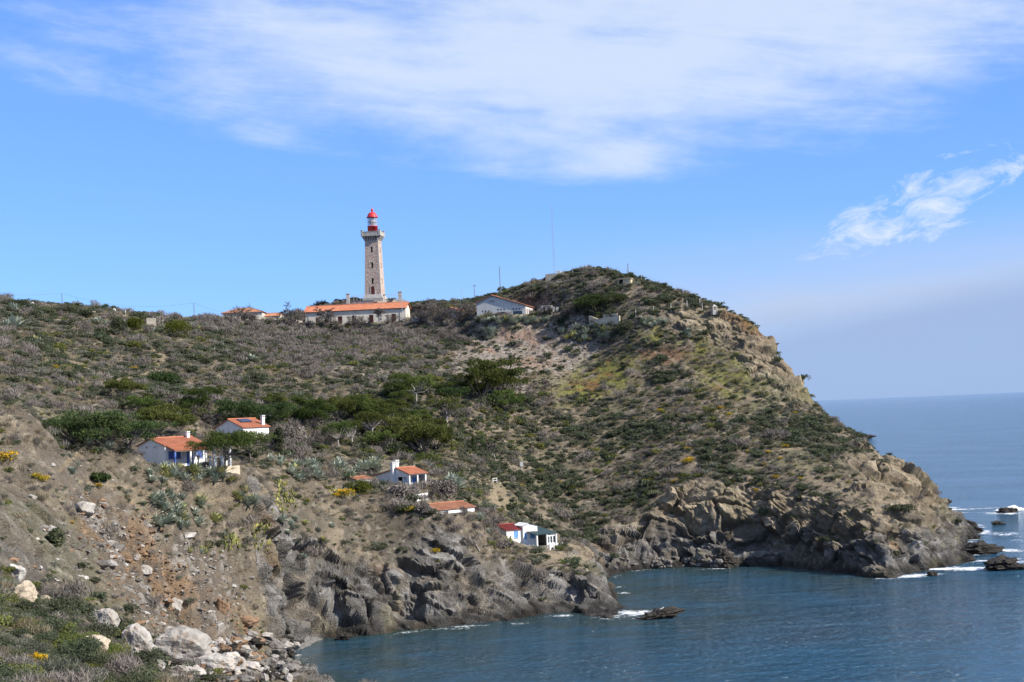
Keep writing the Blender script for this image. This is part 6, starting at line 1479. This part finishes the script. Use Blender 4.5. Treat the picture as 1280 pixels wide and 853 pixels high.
# ---------------------------------------------------------------- stones
def boulder_mesh(seed, sub=4, rough=.5, jag=0):
    bm = bmesh.new(); bmesh.ops.create_icosphere(bm, subdivisions=sub, radius=1.0)
    co = np.array([v.co[:] for v in bm.verts]); r = np.random.default_rng(seed)
    pl = r.normal(size=(13, 3)); pl /= np.linalg.norm(pl, axis=1, keepdims=True); dd = r.uniform(.55, .95, 13)
    t = np.min(np.where((co@pl.T) > 1e-3, dd/np.maximum(co@pl.T, 1e-3), 9), 1); rad = np.minimum(t, 1.15)
    rad = rad*(1+rough*.35*fbm(co[:, 0]+seed*3, co[:, 1], co[:, 2], .9, 3, seed)+rough*.1*fbm(co[:, 0]+seed, co[:, 1], co[:, 2], .25, 2, seed+5))
    if jag: rad = rad*(1+jag*(ridged(co[:, 0]*1.5+seed, co[:, 1]*1.5, co[:, 2]*2.5, .8, 3, seed)-.5))
    rad = rad*(1+.05*fbm(co[:, 0]+seed, co[:, 1], co[:, 2], .16, 2, seed+9))
    co = co*rad[:, None]
    for v, c in zip(bm.verts, co): v.co = c
    me = bpy.data.meshes.new('boulder'); bm.to_mesh(me); bm.free()
    return me
BM = [boulder_mesh(s_) for s_ in range(8)]
def variants(mat_):
    out = []
    for me in BM:
        c = me.copy(); c.materials.append(M[mat_]); out.append(c)
    return out
BV = {k_: variants('boulder_'+k_) for k_ in ('pale', 'tan', 'rust', 'grey')}
BM = [boulder_mesh(20+s_, 4, .6, .75) for s_ in range(6)]; BV['dark'] = variants('boulder_dark')
def boulder(px_, py_, w_, h_, kind, label, name='boulder', depth=None, group=None, ymin=60, sea_=False, sink=.25, rz=None, var=None):
    if sea_: X0, Y0 = Sea(px_, py_); p = Vector((X0, Y0, 0))
    else: p = hit(px_, py_, ymin)
    if p is None: return None
    k_ = p.y/FPX; o = bpy.data.objects.new(name, (BV[kind][var] if var is not None else random.choice(BV[kind]))); C.objects.link(o)
    sx_, sz_ = w_*k_*.62, h_*k_*.62; o.scale = (sx_, sx_*(depth or .8), sz_); o.rotation_euler = (random.uniform(-.2, .2)*(not sea_), random.uniform(-.25, .25)*(not sea_), random.uniform(-.5, .5) if rz is None else rz)
    o.location = p+Vector((0, sx_*.35, sz_*(1-2*sink) if not sea_ else sz_*.35)); tag(o, label, 'rock', group); return o
boulder(24, 757, 36, 34, 'tan', 'large smooth tan boulder on the edge of the near hump', ymin=40, var=0); boulder(58, 763, 24, 22, 'tan', 'smaller tan boulder right of the large one on the hump', ymin=40, var=2)
boulder(117, 820, 30, 24, 'tan', 'pale tan rock slab among the hump bushes', ymin=40); boulder(20, 722, 22, 18, 'pale', 'pale angular rock at the left edge above the hump', ymin=80)
for a in ((130,786,26,26,'pale','white cracked rock left of the great boulder'),(168,818,30,38,'pale','upright white slab left of the great boulder'),(222,826,58,40,'pale','great pale boulder fallen at the foot of the scree'),(218,764,20,22,'pale','white upright stone high on the scree'),(265,840,40,22,'pale','flat pale boulder right of the great boulder'),(240,848,26,16,'pale','pale block below the great boulder'),
          (293,812,14,22,'rust','dark rusty slab standing on the scree foot'),(280,818,18,14,'rust','brown slab leaning beside the dark rusty slab'),(306,782,24,12,'rust','flat orange slab near the scree foot'),(276,765,16,18,'rust','orange angular block in the middle of the scree'),(285,832,22,22,'pale','white leaning block at the scree foot'),(312,796,14,10,'pale','small white block beside the flat orange slab'),
          (105,642,24,20,'pale','pale rounded outcrop on the near slope'),(180,718,14,12,'pale','small pale stone on the upper scree'),(170,700,10,8,'pale','pale stone above the middle of the scree'),(118,772,16,12,'pale','pale rock beside the white cracked rock')):
    boulder(*a[:5], a[5])
n_ = 0
kinds_ = ['pale', 'pale', 'grey', 'rust', 'pale', 'dark']
for k_ in range(230):
    px_ = random.uniform(165, 372); py_ = random.uniform(790, 855)
    if py_ < 790+(372-px_)*.10: continue
    kd = random.choice(kinds_) if px_ < 335 else random.choice(('grey', 'dark', 'grey', 'pale'))
    boulder(px_, py_, random.uniform(7, 22), random.uniform(5, 13), kd, {'pale': 'pale block', 'grey': 'grey block', 'rust': 'rusty block', 'dark': 'dark wet block'}[kd]+' in the boulder heap at the water edge', 'shore_block', group={'pale': 'pale', 'grey': 'grey', 'rust': 'rusty', 'dark': 'dark wet'}[kd]+' blocks of the boulder heap')
for k_ in range(70):
    px_ = random.uniform(755, 915); py_ = 714-(px_-755)*.03+random.uniform(-14, 0)
    boulder(px_, py_, random.uniform(3, 9), random.uniform(3, 6), random.choice(('grey', 'grey', 'dark')), 'small grey stone on the shingle at the head of the cove', 'shore_stone', group='stones at the head of the cove', ymin=262)
boulder(907, 708, 24, 20, 'dark', 'dark block at the foot of the headland cliff', ymin=260); boulder(741, 742, 14, 13, 'grey', 'rounded grey boulder perched on the spit', ymin=200)
for a in ((828,774,44,13,'low dark rock off the spit with a gull on it',.5),(1257,713,40,18,'jagged dark rock off the headland tip nearest the frame edge',.6),(1228,693,46,16,'long dark rock joined to the headland tip',.5),(1260,641,26,9,'dark rock under the breaking wave',.5),(1180,633,16,9,'small dark rock just beyond the headland tip',.6),(1214,674,24,8,'low dark rock awash behind the headland tip',.6),
          (1080,549,24,5,'tiny dark islet far behind the headland shoulder',.6),(1248,656,14,5,'dark rock awash below the breaking wave',.6),(1165,720,14,8,'small dark rock in the foam below the headland',.7),(1203,702,26,10,'dark ledge at the foot of the headland tip',.8),(430,800,18,8,'dark rock awash at the foot of the near cliff',.7)):
    boulder(*a[:4], 'dark', a[4], 'sea_rock', a[5], None, sea_=True)
# scree and talus rubble: uncountable stones
d = (scree*.9+.12*nearrock)*(1-.5*coast)*infr*area*(TY > 95)*(TZ > .5); idx = rng.choice(d.size, 3000, p=(d/d.sum()).ravel())
small = {k_: [boulder_mesh(40+q*3+len(k_), 1, .6, .3) for q in range(4)] for k_ in ('pale', 'rust', 'grey')}
for k_, v in small.items():
    for me in v: me.materials.append(M['boulder_'+k_]); me.transform(Matrix.Diagonal((1.25, .8, .5, 1)))
cut = n6.ravel()[idx]+.4*rng.normal(size=len(idx)); kd = np.where(cut > .22, 'rust', np.where(rng.random(len(idx)) < .22, 'pale', 'grey'))
for q, k_ in enumerate(('pale', 'rust', 'grey')):
    ii = idx[kd == k_]; instance_field(k_+'_scree_rubble', {'pale': 'pale', 'rust': 'rusty orange', 'grey': 'grey'}[k_]+' rubble strewn over the near scree', small[k_], [(VX[i], VY[i], VZ[i]) for i in ii], (.20*np.exp(rng.normal(0, .55, len(ii)))), 50+q)
d = talus*infr*area; idx = rng.choice(d.size, 2600, p=(d/d.sum()).ravel()); kd = np.where(rng.random(len(idx)) < .3, 'rust', np.where(rng.random(len(idx)) < .15, 'pale', 'grey'))
for q, k_ in enumerate(('pale', 'rust', 'grey')):
    ii = idx[kd == k_]; instance_field(k_+'_talus_rubble', {'pale': 'pale', 'rust': 'reddish', 'grey': 'grey'}[k_]+' rubble on the talus below the gabled hall', small[k_], [(VX[i], VY[i], VZ[i]) for i in ii], (.24*np.exp(rng.normal(0, .4, len(ii)))), 60+q)
# --- gull on its rock
def gull():
    X0, Y0 = Sea(828, 774); b = bpy.data.objects.new
    ok = None
    p = Vector((X0+.1, Y0+1.4, 0)); zt = 1.0
    t = thing('gull', 'white gull standing on the low dark rock off the spit', 'bird', p+Vector((0, 0, zt)), .4)
    m = MB(); m.tube([(-.34, 0, .30), (-.2, 0, .30), (0, 0, .31), (.14, 0, .38), (.22, 0, .50), (.27, 0, .53)], [.02, .07, .115, .10, .06, .05], 8); m.tube([(.25, 0, .53), (.33, 0, .53)], [.06, .03], 8); m.build('body', 'gull_white', t, True)
    for s_ in (-1, 1):
        m = MB(); m.tube([(.08, s_*.10, .36), (-.12, s_*.11, .34), (-.42, s_*.05, .27)], [.05, .06, .015], 6); m.build('wing', 'gull_grey', t, True)
        m = MB(); m.tube([(0, s_*.04, .24), (.01, s_*.04, .0)], .012, 5); m.build('leg', 'beak', t)
    m = MB(); m.tube([(.32, 0, .53), (.41, 0, .515)], [.018, .006], 5); m.build('beak', 'beak', t)
gull()
# --- spray thrown up by the breaking wave
X0, Y0 = Sea(1268, 639); M['spray'] = pcol('white_spray', (.78, .80, .82), (.9, .9, .9), 3, .95)
bm = bmesh.new(); bmesh.ops.create_icosphere(bm, subdivisions=5, radius=1.0)
co = np.array([v.co[:] for v in bm.verts]); k_ = 1+.55*fbm(co[:, 0], co[:, 1], co[:, 2], .7, 4, 301)+.35*np.maximum(fbm(co[:, 0], co[:, 1], co[:, 2], .22, 3, 305), 0)
co = co*k_[:, None]*np.array((4.2, 1.5, 0.75)); co[:, 2] = np.where(co[:, 2] > 0, co[:, 2]*(.35+.95*np.exp(-((co[:, 0]-.4)/2.2)**2)*(.7+.5*vnoise(co[:, 0]*1.6, co[:, 1], co[:, 2]*0, 311))), co[:, 2]*.2)
for v, c in zip(bm.verts, co): v.co = c
me = bpy.data.meshes.new('spray'); bm.to_mesh(me); bm.free(); me.materials.append(M['spray'])
o = bpy.data.objects.new('wave_spray', me); C.objects.link(o); o.location = (X0, Y0+2.2, .1); o['kind'] = 'stuff'; o['label'] = 'white spray of the wave breaking on the rock'
print('all', round(time.time()-T0, 1), len(bpy.data.objects))
